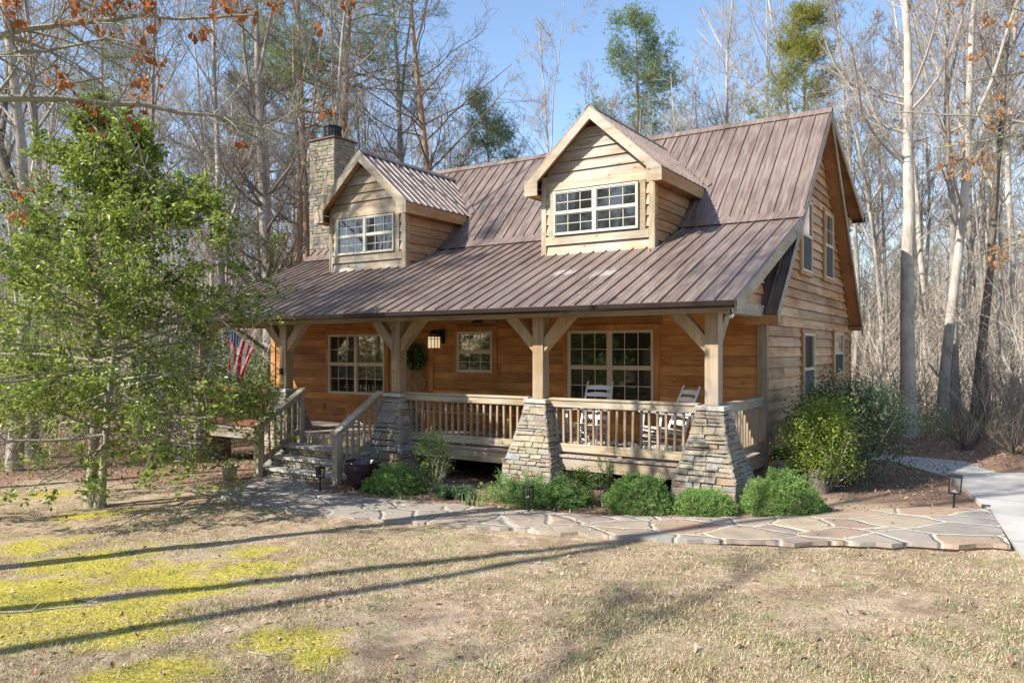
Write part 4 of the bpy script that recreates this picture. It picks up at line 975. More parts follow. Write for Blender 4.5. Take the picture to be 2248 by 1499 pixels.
for k,(u,Z,rx,rz,lb) in enumerate([(2170,33,2.2,1.6,'dark green bush low in the woods behind the dark grey trunk'),(2060,34,1.8,1.2,'low green bush between the pale trunks in the woods on the right'),(575,25,2.0,1.5,'mid-green bush showing behind the flag beside the porch'),(520,27,2.2,1.7,'olive-green bush in the woods left of the porch, behind the flag pole'),(2240,30,2,1.5,'green bush at the right edge of the woods')]):
    x,y=bear(u,Z); shrub('evergreen_bush',lb,(x,y,float(gz(x,y))),(rx,rx,rz),5000,.13,'evergr' if k<2 else 'boxw',60+k,clumps=50,shell=.3)
# ---- the holly
def holly():
    g=np.random.default_rng(12); x,y,z=gp(200,1112); t=thing('holly_tree','double-trunked evergreen holly with glossy yellow-green leaves in front of the left end of the porch','tree',(x,y,z-.03))
    Ht=6.9; tr=Acc(); K=11
    P1=axisline(g,np.array([[0,0,-.1]]),np.array([[-.03,.02,1.]]),np.array([Ht]),K,.02,.03); P2=axisline(g,np.array([[.17,.03,-.1]]),np.array([[.10,.06,1.]]),np.array([Ht*.86]),K,.03,.02)
    R1=(.088*(1-.9*np.linspace(0,1,K)))[None]; R2=(.068*(1-.9*np.linspace(0,1,K)))[None]; 
    R1[0,0]*=1.4; R2[0,0]*=1.5
    tr.tubes(P1,R1,10); tr.tubes(P2,R2,9)
    cr=[]
    def prof(zz): # crown radius over height
        return np.interp(zz,[0,.9,1.7,2.6,3.4,4.2,5.0,5.9,6.9],[1.2,2.4,2.75,2.7,2.35,1.7,1.2,.75,.2])
    pts=[]
    for P,Rr,nb in ((P1,R1,62),(P2,R2,46)):
        n=nb; tt=np.linspace(.19,.97,n)+g.uniform(-.01,.01,n); xx=tt*(K-1); i=np.minimum(xx.astype(int),K-2); f=(xx-i)[:,None]; p0=P[0][i]*(1-f)+P[0][i+1]*f
        az=g.uniform(0,2*np.pi,n); h=np.clip((p0[:,2]-1)/5,0,1); elv=-.18+.65*h+g.normal(0,.12,n)
        d=np.stack([np.cos(az)*np.cos(elv),np.sin(az)*np.cos(elv),np.sin(elv)],1); L=prof(p0[:,2])*g.uniform(.65,1.12,n)
        B=axisline(g,p0,d,L,8,.09,.03); Rb=(.020*(L/2)[:,None]+.004)*np.linspace(1,.25,8)[None]; tr.tubes(B,Rb,5)
        C,Rc=children(g,B,Rb,7,.15,1,lambda t_,pl:pl*.34*(1.2-.5*t_)+.12,48,5,.12,.0,.5,.004); tr.tubes(C,Rc,3)
        E,Re=children(g,C,Rc,4,.15,1,lambda t_,pl:pl*.45+.06,45,4,.12,-.02,.6,.0025); tr.tubes(E,Re,3)
        pts+= [E.reshape(-1,3),C[:,2:].reshape(-1,3)]
    # low drooping limbs
    tips=np.concatenate(pts); n=74000; i=g.integers(0,len(tips),n)
    # leaves sit in bunches, with openings between
    key=np.sin(tips[:,0]*3.1+1)+np.sin(tips[:,1]*2.7+2)+np.sin(tips[:,2]*3.9); q_=tips[:,0]*c_+tips[:,1]*s_; keep=(key[i]>-1.2)&~((q_[i]>1.95)&(tips[i,2]>2.15)&(tips[i,2]<3.05))&(tips[i,2]>.40+.2*np.sin(tips[i,0]*4)+.25*np.sin(tips[i,1]*3+1))&~((np.hypot(tips[i,0],tips[i,1])<1.0)&(tips[i,2]<1.35)); i=i[keep]
    C=tips[i]+g.normal(0,.035,(len(i),3)); V,Q=leaves(g,C,.092,.5,.8,.4); V=V.reshape(-1,4,3); sc_=g.uniform(.55,1.35,(len(V),1,1)); V=(V[:,:1]+(V-V[:,:1])*sc_).reshape(-1,3); A=Acc(); A.add(V,Q)
    a_=tr.mesh('holly_trunk',M['bark_holly']); b_=A.mesh('holly_leaves',M['holly'],False); link('trunk',a_,t); link('leaves',b_,t); return a_,b_
hm=holly()
for x,y,sc in ((-18,-29,1.4),(-22,-33,1.5),(-13.5,-32,1.4),(-9,-31,1.3),(-26,-30,1.4),(-14,-27,1.3),(-8,-26,1.1),(-3,-24.5,1.2),(1.5,-21,1.1),(6,-23,1.3),(10,-20,1.0),(-20,-28,1.2)):
    tree_obj('holly_tree','evergreen holly at the front of the yard, behind the viewer','tree',(x,y,float(gz(x,y))),hm[0],hm[1],rt.uniform(0,6.28),sc,'evergreens at the front of the yard','leaves')
# second evergreen behind at the left edge
shrub('holly_shrub','loose broad-leaved evergreen at the far left behind the holly',(-15.5,-3.2,-1.0),(2.3,2.0,2.1),9000,.09,'holly',33,zc=2.6,stem=9,clumps=80,shell=.2,cat='shrub')
shrub('holly_shrub','dark broad-leaved evergreen beside the left end of the porch',(-14.2,-.2,-.95),(1.3,1.3,1.5),6000,.085,'evergr',34,zc=1.7,stem=7,clumps=60,shell=.3)
shrub('holly_shrub','rounded green rhododendron at the left behind the holly trunks',(-16.8,2.2,-1),(2.2,1.8,1.8),6000,.12,'evergr',35,zc=1.7,stem=8,clumps=60,shell=.4)
# ---- planting bed
def mound(label,u,v,w,h,mat,seed,n=9000,size=.029,dy=.0,name='dwarf_conifer',cat='shrub',flat=.9,aspect=.3,depth=None):
    x,y,z=gp(u,v); g=np.random.default_rng(seed); t=thing(name,label,cat,(x,y+dy,z)); rx=w*.46; ry=depth or w*.38
    # sprays on a lumpy dome
    d=unit(g.normal(0,1,(n,3))); d[:,2]=np.abs(d[:,2])
    lump=np.array([1+.16*mnoise.noise((a*2.6+seed,b*2.6,c*2.6))+.20*mnoise.noise((a*8,b*8,c*8+seed))+.10*mnoise.noise((a*19,b*19,c*19+seed)) for a,b,c in d])
    rr_=lump*(1-.22*g.uniform(0,1,n)**2); P=d*rr_[:,None]*np.array([rx,ry,h*flat]); P[:,2]=np.maximum(P[:,2],.01)
    m_=n//6; d=d[:m_]; P=P[:m_]; k=26; lp=g.uniform(.90,1.04,(m_,1)); P=P*lp; C=np.repeat(P,k,0)+g.normal(0,.013,(m_*k,3)); dd=np.repeat(d,k,0)
    C[:,2]=np.maximum(C[:,2],.005)
    V,Q=leaves(g,C,size,aspect,.3,.3,out=dd*1.3+[0,0,.4]); A=Acc(); A.add(V,Q); f=link('foliage',A.mesh(name+'_f%d'%seed,M[mat],False),t)
    # woody core keeps the heart of the plant dense
    B=Acc(); m=60; q=unit(g.normal(0,1,(m,3))); q[:,2]=np.abs(q[:,2]); tgt=q*np.array([rx,ry,h*flat])*.85; tt=np.linspace(0,1,4)[None,:,None]; Pb=tgt[:,None]*tt+np.array([0,0,.02]); B.tubes(Pb,np.broadcast_to(np.array([[.008,.006,.004,.003]]),(m,4)),3); link('stem',B.mesh(name+'_s%d'%seed,M['bark_holly']),t)
    return t
mound('rounded green dwarf conifer beside the dark glazed pot',838,1085,1.25,.50,'juniper',71,dy=.35,n=8000)
mound('domed green dwarf conifer in front of the deck between the two right piers',1378,1132,1.15,.56,'juniper',72,dy=.42,n=9000)
mound('low green dwarf conifer in front of the right corner pier',1527,1138,.98,.36,'juniper',73,dy=.35,n=7000)
mound('broad green dwarf conifer right of the corner pier, the largest by the path',1698,1140,1.22,.60,'juniper',74,dy=.42,n=10000)
mound('small low green sprig of conifer right of the broad mound',1790,1120,.45,.12,'juniper',75,n=1200)
def spreader(label,u,v,w,h,seed,n=140,dy=.25,mat='juniper'):
    x,y,z=gp(u,v); g=np.random.default_rng(seed); t=thing('spreading_juniper',label,'shrub',(x,y+dy,z))
    az=g.uniform(0,2*np.pi,n); el=g.uniform(.12,.75,n); d=np.stack([np.cos(az)*np.cos(el)*1.0,np.sin(az)*np.cos(el)*.6,np.sin(el)*.75],1); L=g.uniform(.5,1,n)*w/2
    p0=np.stack([g.normal(0,w*.12,n),g.normal(0,w*.06,n),np.full(n,.03)],1); B=axisline(g,p0,d,L,8,.08,-.03); B[:,:,2]=np.clip(B[:,:,2],.02,h); Rb=np.broadcast_to(np.linspace(.006,.002,8)[None],(n,8)); S=Acc(); S.tubes(B,Rb,3); link('stem',S.mesh('juniper_s%d'%seed,M['bark_holly']),t)
    C,_=children(g,B,Rb,16,.25,1,lambda t_,pl:pl*.22,35,4,.1,.03,.5,.002); pts=np.concatenate([C.reshape(-1,3),B[:,3:].reshape(-1,3)]); pts=np.repeat(pts,4,0)+g.normal(0,.012,(len(pts)*4,3))
    V,Q=leaves(g,pts,.035,.28,.4,.2); A=Acc(); A.add(V,Q); link('foliage',A.mesh('juniper_f%d'%seed,M[mat],False),t)
spreader('feathery spreading juniper in front of the middle pier',1165,1112,1.55,.34,81,200)
spreader('small blue-green creeping juniper beside the bulb leaves',975,1098,.75,.14,82,70,mat='evergr')
def bulb(label,u,v,n,h,seed):
    x,y,z=gp(u,v); g=np.random.default_rng(seed); b=np.stack([g.normal(0,.05,n),g.normal(0,.04,n),np.zeros(n)],1); P=axisline(g,b,np.stack([g.normal(0,.12,n),g.normal(0,.12,n),np.ones(n)],1),g.uniform(.7,1.1,n)*h,4,.04,0)
    sd=unit(g.normal(0,1,(n,3))*[1,1,0])*.009; w=np.array([1,.9,.7,.1])[None,:,None]; V=np.stack([P-sd[:,None]*w,P+sd[:,None]*w],2).reshape(-1,3); I=np.arange(n*8).reshape(n,4,2); Q=np.stack([I[:,:-1,0],I[:,:-1,1],I[:,1:,1],I[:,1:,0]],-1).reshape(-1,4)
    me=npmesh('bulb',V,[Q],M['daff']); o=link('daffodil_clump',me,None,(x,y,z)); tag(o,label,'plant')
bulb('upright clump of green bulb leaves left of the pair in the planting bed',1030,1112,26,.24,1); bulb('small clump of bulb leaves nearest the path left of the juniper',1052,1117,9,.20,2); bulb('short bulb leaves in front of the rounded conifer by the pot',880,1098,12,.14,3); bulb('thin bulb leaves at the path edge right of the rounded conifer',925,1108,8,.12,4)
shrub('boxwood_shrub','tall airy yellow-green shrub with a pale bare side, left of the dark crawl space',gp(952,1078),(.36,.34,.48),3200,.035,'boxw',91,zc=.52,stem=12,clumps=40,shell=.5,aspect=.55)
shrub('boxwood_shrub','small leafy boxwood beside the middle pier',(-1.93,-.95,-.6),(.24,.22,.27),1800,.035,'boxw',92,zc=.30,stem=8,clumps=22,aspect=.55)
shrub('boxwood_shrub','thin upright boxwood sprig in front of the right-hand deck',(-1.52,-.98,-.6),(.12,.11,.36),1000,.033,'boxw',93,zc=.42,stem=5,clumps=16,aspect=.55)
shrub('boxwood_shrub','little yellowish boxwood sprig just left of the domed conifer',(-1.22,-.98,-.6),(.16,.14,.18),700,.033,'boxw',94,zc=.2,stem=5,clumps=14,aspect=.55)
# the two big shrubs at the corner
shrub('azalea_shrub','large bright yellow-green shrub in front of the gable wall',(1.14,1.75,-.52),(.70,.66,.68),14000,.05,'bright',95,zc=.78,stem=16,clumps=60,shell=.3,sr=.02)
shrub('evergreen_shrub','dark green glossy shrub spreading behind the bright yellow-green one by the gable wall',(1.32,2.95,-.5),(1.10,1.0,.84),16000,.06,'evergr',96,zc=.98,stem=14,clumps=80,shell=.45,sr=.02)
# ---- overhanging branches with dead leaves (their trunks stand outside the picture)
def oak(label,loc,limbs,seed,leafmat_,Ht=11,r=.16,nleaf=1500,size=.10,bunch=90,rot=0):
    g=np.random.default_rng(seed); t=thing('oak_tree',label,'tree',loc); tr=Acc(); K=8
    P=axisline(g,np.array([[0,0,-.2]]),np.array([[0,0,1.]]),np.array([Ht]),K,.03,.02); Rr=(r*(1-.7*np.linspace(0,1,K)))[None]; tr.tubes(P,Rr,9); lf=Acc()
    for (z0,tgt,rad,nb) in limbs:
        a=np.array([0,0,z0]); b=np.array(tgt)-np.array(loc); tt=np.linspace(0,1,12)[:,None]; L=a*(1-tt)+b*tt+np.sin(tt*np.pi)*np.array([0,0,.35])+g.normal(0,.035,(12,3))*tt; L=L[None]; RL_=(rad*np.linspace(1,.22,12))[None]; tr.tubes(L,RL_,7)
        C,Rc=children(g,L,RL_,16,.25,1,lambda t_,pl:pl*.20*(1.3-.7*t_),48,6,.14,.0,.5,.006); tr.tubes(C,Rc,4)
        E,Re=children(g,C,Rc,6,.15,1,lambda t_,pl:pl*.5,42,5,.15,-.01,.6,.0035); tr.tubes(E,Re,3)
        Fp,Rf=children(g,E,Re,4,.2,1,lambda t_,pl:pl*.5,42,4,.15,-.02,.7,.0025); tr.tubes(Fp,Rf,3)
        if nb:
            cand=Fp[:,-1]; c=cand[g.integers(0,len(cand),nb)]; cc=np.repeat(c,8,0)+g.normal(0,.05,(nb*8,3))+np.array([0,0,-.03])
            dn=np.tile(np.array([[0,0,-1.2]]),(len(cc),1)); lf.add(*leaves(g,cc,size,.5,.1,.9,out=dn))
    link('trunk',tr.mesh('oak_trunk_%d'%seed,M['bark_holly']),t)
    if lf.V: link('dead_leaves',lf.mesh('oak_leaves_%d'%seed,M[leafmat_],False),t)
def pt(u,v,Z): # point of the scene in the direction of a photo pixel at distance Z
    d=ray(u,v); return tuple(CAM+d*Z)
ox,oy=bear(-420,8.2)
oak('oak limbs with hanging rust-brown leaves reaching across the top left',(ox,oy,float(gz(ox,oy))),
    [(5.2,pt(560,40,9.0),.05,20),(5.6,pt(420,-10,8.6),.05,26),(5.0,pt(640,300,10.5),.06,3),(4.6,pt(300,90,8.2),.04,14),(3.2,pt(60,420,8.4),.035,3),(6.1,pt(700,-60,9.5),.05,14)],201,'deadleaf',size=.13)
ox,oy=bear(2680,11.5)
oak('oak limbs with curled tan leaves reaching in at the upper right',(ox,oy,float(gz(ox,oy))),
    [(5.8,pt(2120,180,12.5),.05,22),(4.9,pt(2060,330,13),.045,18),(4.2,pt(2160,560,13.5),.04,12),(6.6,pt(2150,30,12),.045,12),(4.6,pt(1950,250,13),.04,3),(3.4,pt(2200,520,12),.03,9)],202,'tanleaf',r=.2,size=.13)
# ---- ground scatter
def scatter_lawn():
    g=np.random.default_rng(3); n=250000; u=g.uniform(-60,2320,n); v=np.sqrt(g.uniform(0,1,n))*(1560-1085)+1085
    v=g.uniform(1090,1600,n)
    a=(u-1124)/F; dz=-(v-HY)/F; t=(-.64-CAM[2])/dz; x=CAM[0]+(-s_+c_*a)*t; y=CAM[1]+(c_+s_*a)*t
    pat=np.sin(x*1.7+np.sin(y*1.3))+np.sin(y*2.1+1.3*np.sin(x*.9))+.8*np.sin(x*4.1+2)*np.sin(y*3.7)
    ok=inlawn(x,y)&(g.uniform(-1.6,1.9,n)<pat)&(g.uniform(0,1,n)>.8*mossw(x,y)); x,y,t=x[ok],y[ok],t[ok]; n=len(x)
    b=np.stack([x,y,gz(x,y)+.0],1); flat=g.uniform(.15,1.2,n); d=unit(np.stack([g.normal(0,1,n),g.normal(0,1,n),flat],1)); L=g.uniform(.02,.055,n)*(1+.0*t)
    sd=unit(np.cross(d,np.array([0,0,1.])))*(.0022+.00020*t)[:,None]; tp=b+d*L[:,None]; tp[:,2]+=.004
    V=np.stack([b-sd,b+sd,tp],1).reshape(-1,3); A=Acc(); A.add(V,None,np.arange(len(V)).reshape(-1,3)); return A.mesh('dry_grass',M['straw'],False)
tag(link('dry_grass',scatter_lawn()),'thin dormant straw-coloured lawn grass with green blades','grass',kind='stuff')
def tufts():
    g=np.random.default_rng(9); A=Acc(); n=260; u=g.uniform(0,2248,n); v=g.uniform(1180,1499,n)
    for a,b in zip(u,v):
        x,y,z=gp(a,b)
        if not bool(inlawn(np.array(x),np.array(y))): continue
        k=g.integers(10,34); s=g.uniform(.025,.08); p=np.stack([x+g.normal(0,s,k),y+g.normal(0,s,k),np.full(k,z)],1); d=unit(np.stack([g.normal(0,.5,k),g.normal(0,.5,k),np.ones(k)],1)); t=p+d*g.uniform(.02,.065,k)[:,None]; sd=unit(np.cross(d,g.normal(0,1,(k,3))))*.003
        V=np.stack([p-sd,p+sd,t],1).reshape(-1,3); A.add(V,None,np.arange(len(V)).reshape(-1,3))
    return A.mesh('green_tufts',M['daff'],False)
tag(link('grass_tufts',tufts()),'small scattered tufts of new green grass on the lawn','grass',kind='stuff')
def litter():
    g=np.random.default_rng(6); A=Acc()
    n=60000; x=g.uniform(-19,9,n); y=g.uniform(-6,16,n); w=litw(x,y); ok=(g.uniform(0,1,n)<w)&~((x>-13)&(x<-.1)&(y>.3)&(y<10.7))&~((x>-9.4)&(x<-6.8)&(y>-1.4)&(y<.3))
    ok&=~((y<np.interp(x,pf[:,0],pf[:,1])+.05)&(y>near_y(x)-.05)&(x>-9)&(x<3.7))&~((x>2.75-.0*y)&(y<5+x*.2)&(y>-2))
    m=~((np.hypot(x-1.5,y-.2)<1.6)&(g.uniform(0,1,n)<.75)); ok&=m
    x,y=x[ok],y[ok]
    n2=600; u=g.uniform(0,2248,n2); v=g.uniform(1130,1499,n2); q=np.array([gp(a,b) for a,b in zip(u,v)]); x=np.r_[x,q[:,0]]; y=np.r_[y,q[:,1]]
    P=np.stack([x,y,gz(x,y)+.012],1); V,Q=leaves(g,P,.068,.55,2.6,.45); A.add(V,Q)
    n3=26000; x=g.uniform(-12,7,n3); y=-10.5+9.5*g.uniform(0,1,n3)**.8; w=np.sin(x*2.3+np.sin(y*1.9)*2)+np.sin(y*2.9+x); ok=inlawn(x,y)&(g.uniform(-2,1.4,n3)<w); x,y=x[ok],y[ok]
    V,Q=leaves(g,np.stack([x,y,gz(x,y)+.012],1),.026,.5,1.2,.6); A.add(V,Q)
    xx=g.uniform(-8,3.5,260); tt=g.uniform(.05,.95,260); yy=near_y(xx)*(1-tt)+np.interp(xx,pf[:,0],pf[:,1])*tt; V,Q=leaves(g,np.stack([xx,yy,gz(xx,yy)+.045+.045*sst(-3,3.2,xx)],1),.05,.55,2.5,.5); A.add(V,Q)
    xx=g.uniform(3.9,9,160); yy=g.uniform(-4,7,160); V,Q=leaves(g,np.stack([xx,yy,xx*0-.394],1),.06,.55,2.5,.5); A.add(V,Q); return A.mesh('leaf_litter',M['litter'],False)
tag(link('leaf_litter',litter()),'fallen brown leaves over the planting bed and woodland floor','leaf litter',kind='stuff')
def stick(label,pts,r,seed):
    g=np.random.default_rng(seed); P=np.array([gp(*p) for p in pts]); P[:,2]+=r*1.2; A=Acc(); A.tubes(P[None],np.linspace(r,r*.4,len(P))[None],6)
    C,Rc=children(g,P[None],np.linspace(r,r*.4,len(P))[None],3,.3,.9,lambda t_,pl:pl*.3,40,4,.1,0,.5,.003); C[:,:,2]=np.maximum(C[:,:,2],P[0,2]-.0); A.tubes(C,Rc,4)
    tag(link('fallen_stick',A.mesh('stick',M['bark_pale'])),label,'stick')
stick('long pale stick lying on the moss at the lower left',[(0,1347),(60,1345),(120,1338),(210,1331)],.012,1)
stick('short thick stick lying just above the long one on the moss',[(165,1318),(190,1322),(215,1326)],.014,2)
stick('thin stick crossing the lawn above the shadow near the middle',[(480,1238),(520,1232)],.008,3)
stick('small dry twig on the lawn at the bottom centre',[(545,1432),(590,1440),(650,1425)],.007,4)
# fallen limb, snag and crooked stem on the right
A=Acc(); p=np.array([pt(2040,800,23.4),pt(2090,860,22.6),pt(2140,930,22.0),pt(2185,990,21.5)]); A.tubes(p[None],np.array([[.03,.05,.065,.07]]),7); tag(link('fallen_limb',A.mesh('limb',M['bark_pale'])),'pale limb leaning down to the right across the trunks behind the walkway','limb')
x,y=bear(2163,23.5); A=Acc(); z=float(gz(x,y)); A.tubes(np.array([[(x,y,z),(x+.02,y,z+.7),(x,y,z+1.4),(x+.02,y,z+1.9)]]),np.array([[.16,.13,.12,.04]]),8); tag(link('snag',A.mesh('snag',M['bark_pine'])),'short broken reddish trunk right of the dark grey tree','dead trunk')
A=Acc(); x0,y0=bear(2190,22); z=float(gz(x0,y0)); A.tubes(np.array([[(x0,y0,z),pt(2195,930,22),pt(2225,870,22),pt(2228,835,22),pt(2200,780,22),pt(2190,700,22.2),pt(2215,600,22.5),pt(2220,480,22.6)]]),np.array([[.07,.06,.05,.05,.04,.035,.025,.012]]),7); tag(link('crooked_sapling',A.mesh('crooked',M['bark_pale'])),'crooked pale sapling bending right near the right edge of the woods','sapling')
"""bare bush"""
for k,(u,v,s_c,lb) in enumerate([(2120,975,1.0,'low bare bush with arching dark twigs at the edge of the leaf litter'),(2230,985,.8,'low bare bush at the right picture edge behind the driveway')]):
    g=np.random.default_rng(500+k); x,y,z=gp(u,v+12); t=thing('bare_bush',lb,'shrub',(x,y,z)); n=26; P=axisline(g,g.normal(0,.06,(n,3))*[1,1,0],np.stack([g.normal(0,.8,n),g.normal(0,.8,n),np.ones(n)],1),g.uniform(.5,1.1,n)*s_c,6,.12,.0); Rr=np.broadcast_to(np.linspace(.012,.004,6)[None],(n,6)); A=Acc(); A.tubes(P,Rr,4); C,Rc=children(g,P,Rr,6,.3,1,lambda t_,pl:pl*.4,40,4,.1,.02,.6,.004); A.tubes(C,Rc,3); link('stem',A.mesh('bush_%d'%k,M['bark_dark']),t)
# ============================================================ OBJECTS
def rocker(label,loc,rot,lean=0):
    t=thing('rocking_chair',label,'chair',loc,'white rocking chairs on the porch'); t.rotation_euler=(R(lean),0,rot)
    ROOTLOC[t.name]=(0,0,0)
    m=M['white']; w=.27
    # faces -y
    for sg in (-1,1):
        MB().tube([(sg*w,.22,.05),(sg*w,.27,.45),(sg*w*.97,.36,.85),(sg*w*.95,.47,1.22)],[.022,.024,.021,.017],8).build('back_post',m,t,True)
        MB().tube([(sg*(w+.03),-.24,.05),(sg*(w+.03),-.24,.25),(sg*(w+.03),-.24,.66)],[.018,.027,.022],8).build('leg',m,t,True)
        b=MB()
        for z0,z1 in ((0,0),): 
            pts=[(sg*(w+.015),-.50+i*.1,.02+.11*((i-5)/5.5)**2) for i in range(12)]
            for i in range(11): b.bar(pts[i],pts[i+1],.035,.05)
        b.build('rocker',m,t)
        a=MB(); a.bar((sg*(w+.035),-.33,.675),(sg*(w+.01),.32,.70),.085,.025); a.build('armrest',m,t,bevel=.006)
    for k,(z,y) in enumerate(((.56,.30),(.70,.325),(.84,.36),(.98,.40),(1.11,.44))):
        s=MB(); n=9; h=.085; V=[]
        for i in range(n):
            q=i/(n-1)*2-1; yy=y+.03*(1-q*q); V+=[(q*w*.96,yy,z-h/2),(q*w*.96,yy,z+h/2-.03+.03*(1-q*q)),(q*w*.96,yy+.014,z+h/2-.03+.03*(1-q*q)),(q*w*.96,yy+.014,z-h/2)]
        s.add(V,[(i*4+a,i*4+4+a,i*4+4+(a+1)%4,i*4+(a+1)%4) for i in range(n-1) for a in range(4)]+[(3,2,1,0),(n*4-4,n*4-3,n*4-2,n*4-1)]); s.build('back_slat',m,t)
    s=MB()
    for i in range(9): s.box(-w-.01,-.25+i*.056,.415,w+.01,-.20+i*.056,.438)
    s.build('seat',plain('seat_slats',(.62,.58,.50),.6),t)
    for z in (.14,.26,.36):
        MB().tube([(-w-.03,-.24,z),(w+.03,-.24,z)],.012,8).build('rung',m,t,True)
        MB().tube([(-w,.25,z),(w,.25,z)],.012,8).build('rung',m,t,True)
        for sg in (-1,1): MB().tube([(sg*(w+.03),-.24,z+.03),(sg*w,.25,z+.02)],.011,8).build('rung',m,t,True)
rocker('white wooden rocking chair facing the yard in front of the porch window',(-2.82,.95,0),0,-3)
rocker('white wooden rocking chair turned sideways behind the right end of the railing',(-1.42,1.0,0),R(-38),-7)
# bench
b=thing('porch_bench','long orange-stained wooden bench against the wall under the small window','bench',(-6.2,1.9,0))
s=MB(); s.box(-7.4,1.62,.42,-4.75,2.02,.465); s.build('seat',M['bench'],b,bevel=.005)
for x in (-7.2,-5.0):
    s=MB(); s.bar((x-.06,1.66,0),(x+.02,1.66,.42),.05,.09,(0,1,0)); s.build('leg',M['bench'],b); s=MB(); s.bar((x-.06,1.98,0),(x+.02,1.98,.42),.05,.09,(0,1,0)); s.build('leg',M['bench'],b)
s=MB(); s.box(-7.4,2.06,.80,-4.75,2.10,.88); s.box(-7.4,2.06,.62,-4.75,2.10,.72)
for x in (-7.38,-6.07,-4.82): s.box(x,2.03,.42,x+.05,2.059,.88)
s.build('backrest',M['bench'],b)
# lantern by the door
l=thing('wall_lantern','lit frosted box lantern with black metal frame mounted right of the front door','lantern',(-7.27,2.2,1.85)); cx,cy,z0=-7.29,2.08,1.83
s=MB(); s.box(cx+.02,2.2,z0+.1,cx+.14,2.295,z0+.42); s.bar((cx+.07,2.22,z0+.36),(cx,cy,z0+.40),.03,.03); s.build('bracket',M['black'],l)
s=MB(); s.lathe((cx,cy,z0+.30),[(0,.12),(.05,.10),(.15,.02),(.15,0),(0,0)],4); s.build('roof',M['black'],l)
mg,nt,bb=newmat('lit_glass'); bb.inputs['Base Color'].default_value=(.8,.7,.5,1); bb.inputs['Emission Color'].default_value=(1,.74,.42,1); bb.inputs['Emission Strength'].default_value=.35
s=MB(); s.box(cx-.097,cy-.097,z0,cx+.097,cy+.097,z0+.25); s.build('shade',mg,l)
s=MB()
for a in (-1,0,1):
    for bq in (-1,0,1):
        if a or bq:
            if abs(a)+abs(bq)>=1: s.box(cx+a*.1-.006,cy+bq*.1-.006,z0-.01,cx+a*.1+.006,cy+bq*.1+.006,z0+.30)
for zz in (z0-.01,z0+.20,z0+.27): 
    for sg in (-1,1): s.box(cx-.106,cy+sg*.101-.005,zz,cx+.106,cy+sg*.101+.005,zz+.012); s.box(cx+sg*.101-.005,cy-.106,zz+.001,cx+sg*.101+.005,cy+.106,zz+.013)
s.build('cage',M['black'],l)
# wreath
g=np.random.default_rng(4); w=thing('door_wreath','round green leafy wreath with small pale flowers hanging on the front door','wreath',(-7.92,2.2,1.62)); n=1500; a=g.uniform(0,6.283,n); rr_=.205+g.normal(0,.045,n); C=np.stack([rr_*np.cos(a),g.normal(0,.03,n)-.01,rr_*np.sin(a)],1); A=Acc(); A.add(*leaves(g,C,.075,.5,.1,.3,out=np.array([0,-.9,0]))); link('leaves',A.mesh('wreath_leaves',M['evergr'],False),w)
s=MB(); s.tube([(-7.92+.2*math.cos(k*.3927),2.21,1.62+.2*math.sin(k*.3927)) for k in range(17)],.03,8,False); s.build('ring',M['brown'],w)
for k,an in enumerate((.4,1.2,2.0,3.3,4.2,5.4)):
    s=MB(); s.lathe((-7.92+.2*math.cos(an),2.14,1.62+.2*math.sin(an)),[(0,-.022),(.02,-.012),(.024,.004),(0,.022)],8); s.build('flower',plain('pale_flower%d'%k,(.6,.6,.42),.6),w,True)
# ceiling fan
f=thing('ceiling_fan','dark brown ceiling fan hanging from the porch ceiling above the small window','fan',(-5.45,1.2,2.45)); s=MB(); s.lathe((-5.45,1.2,2.28),[(0,-.03),(.08,-.02),(.11,.03),(.11,.10),(.05,.13),(.05,.19)],20); s.build('motor',M['brown'],f,True)
for k in range(5):
    an=k*1.2566+.35; d=(math.cos(an),math.sin(an)); s=MB(); s.bar((-5.45+d[0]*.12,1.2+d[1]*.12,2.32),(-5.45+d[0]*.62,1.2+d[1]*.62,2.305),.13,.012); s.build('blade',M['brown'],f)
# ceiling light
s=MB(); s.lathe((-2.5,1.0,2.43),[(0,-.02),(.12,-.015),(.13,.04)],16); tag(s.build('ceiling_light',M['brown'],None,True),'small dark disc light on the porch ceiling in front of the large right window','light')
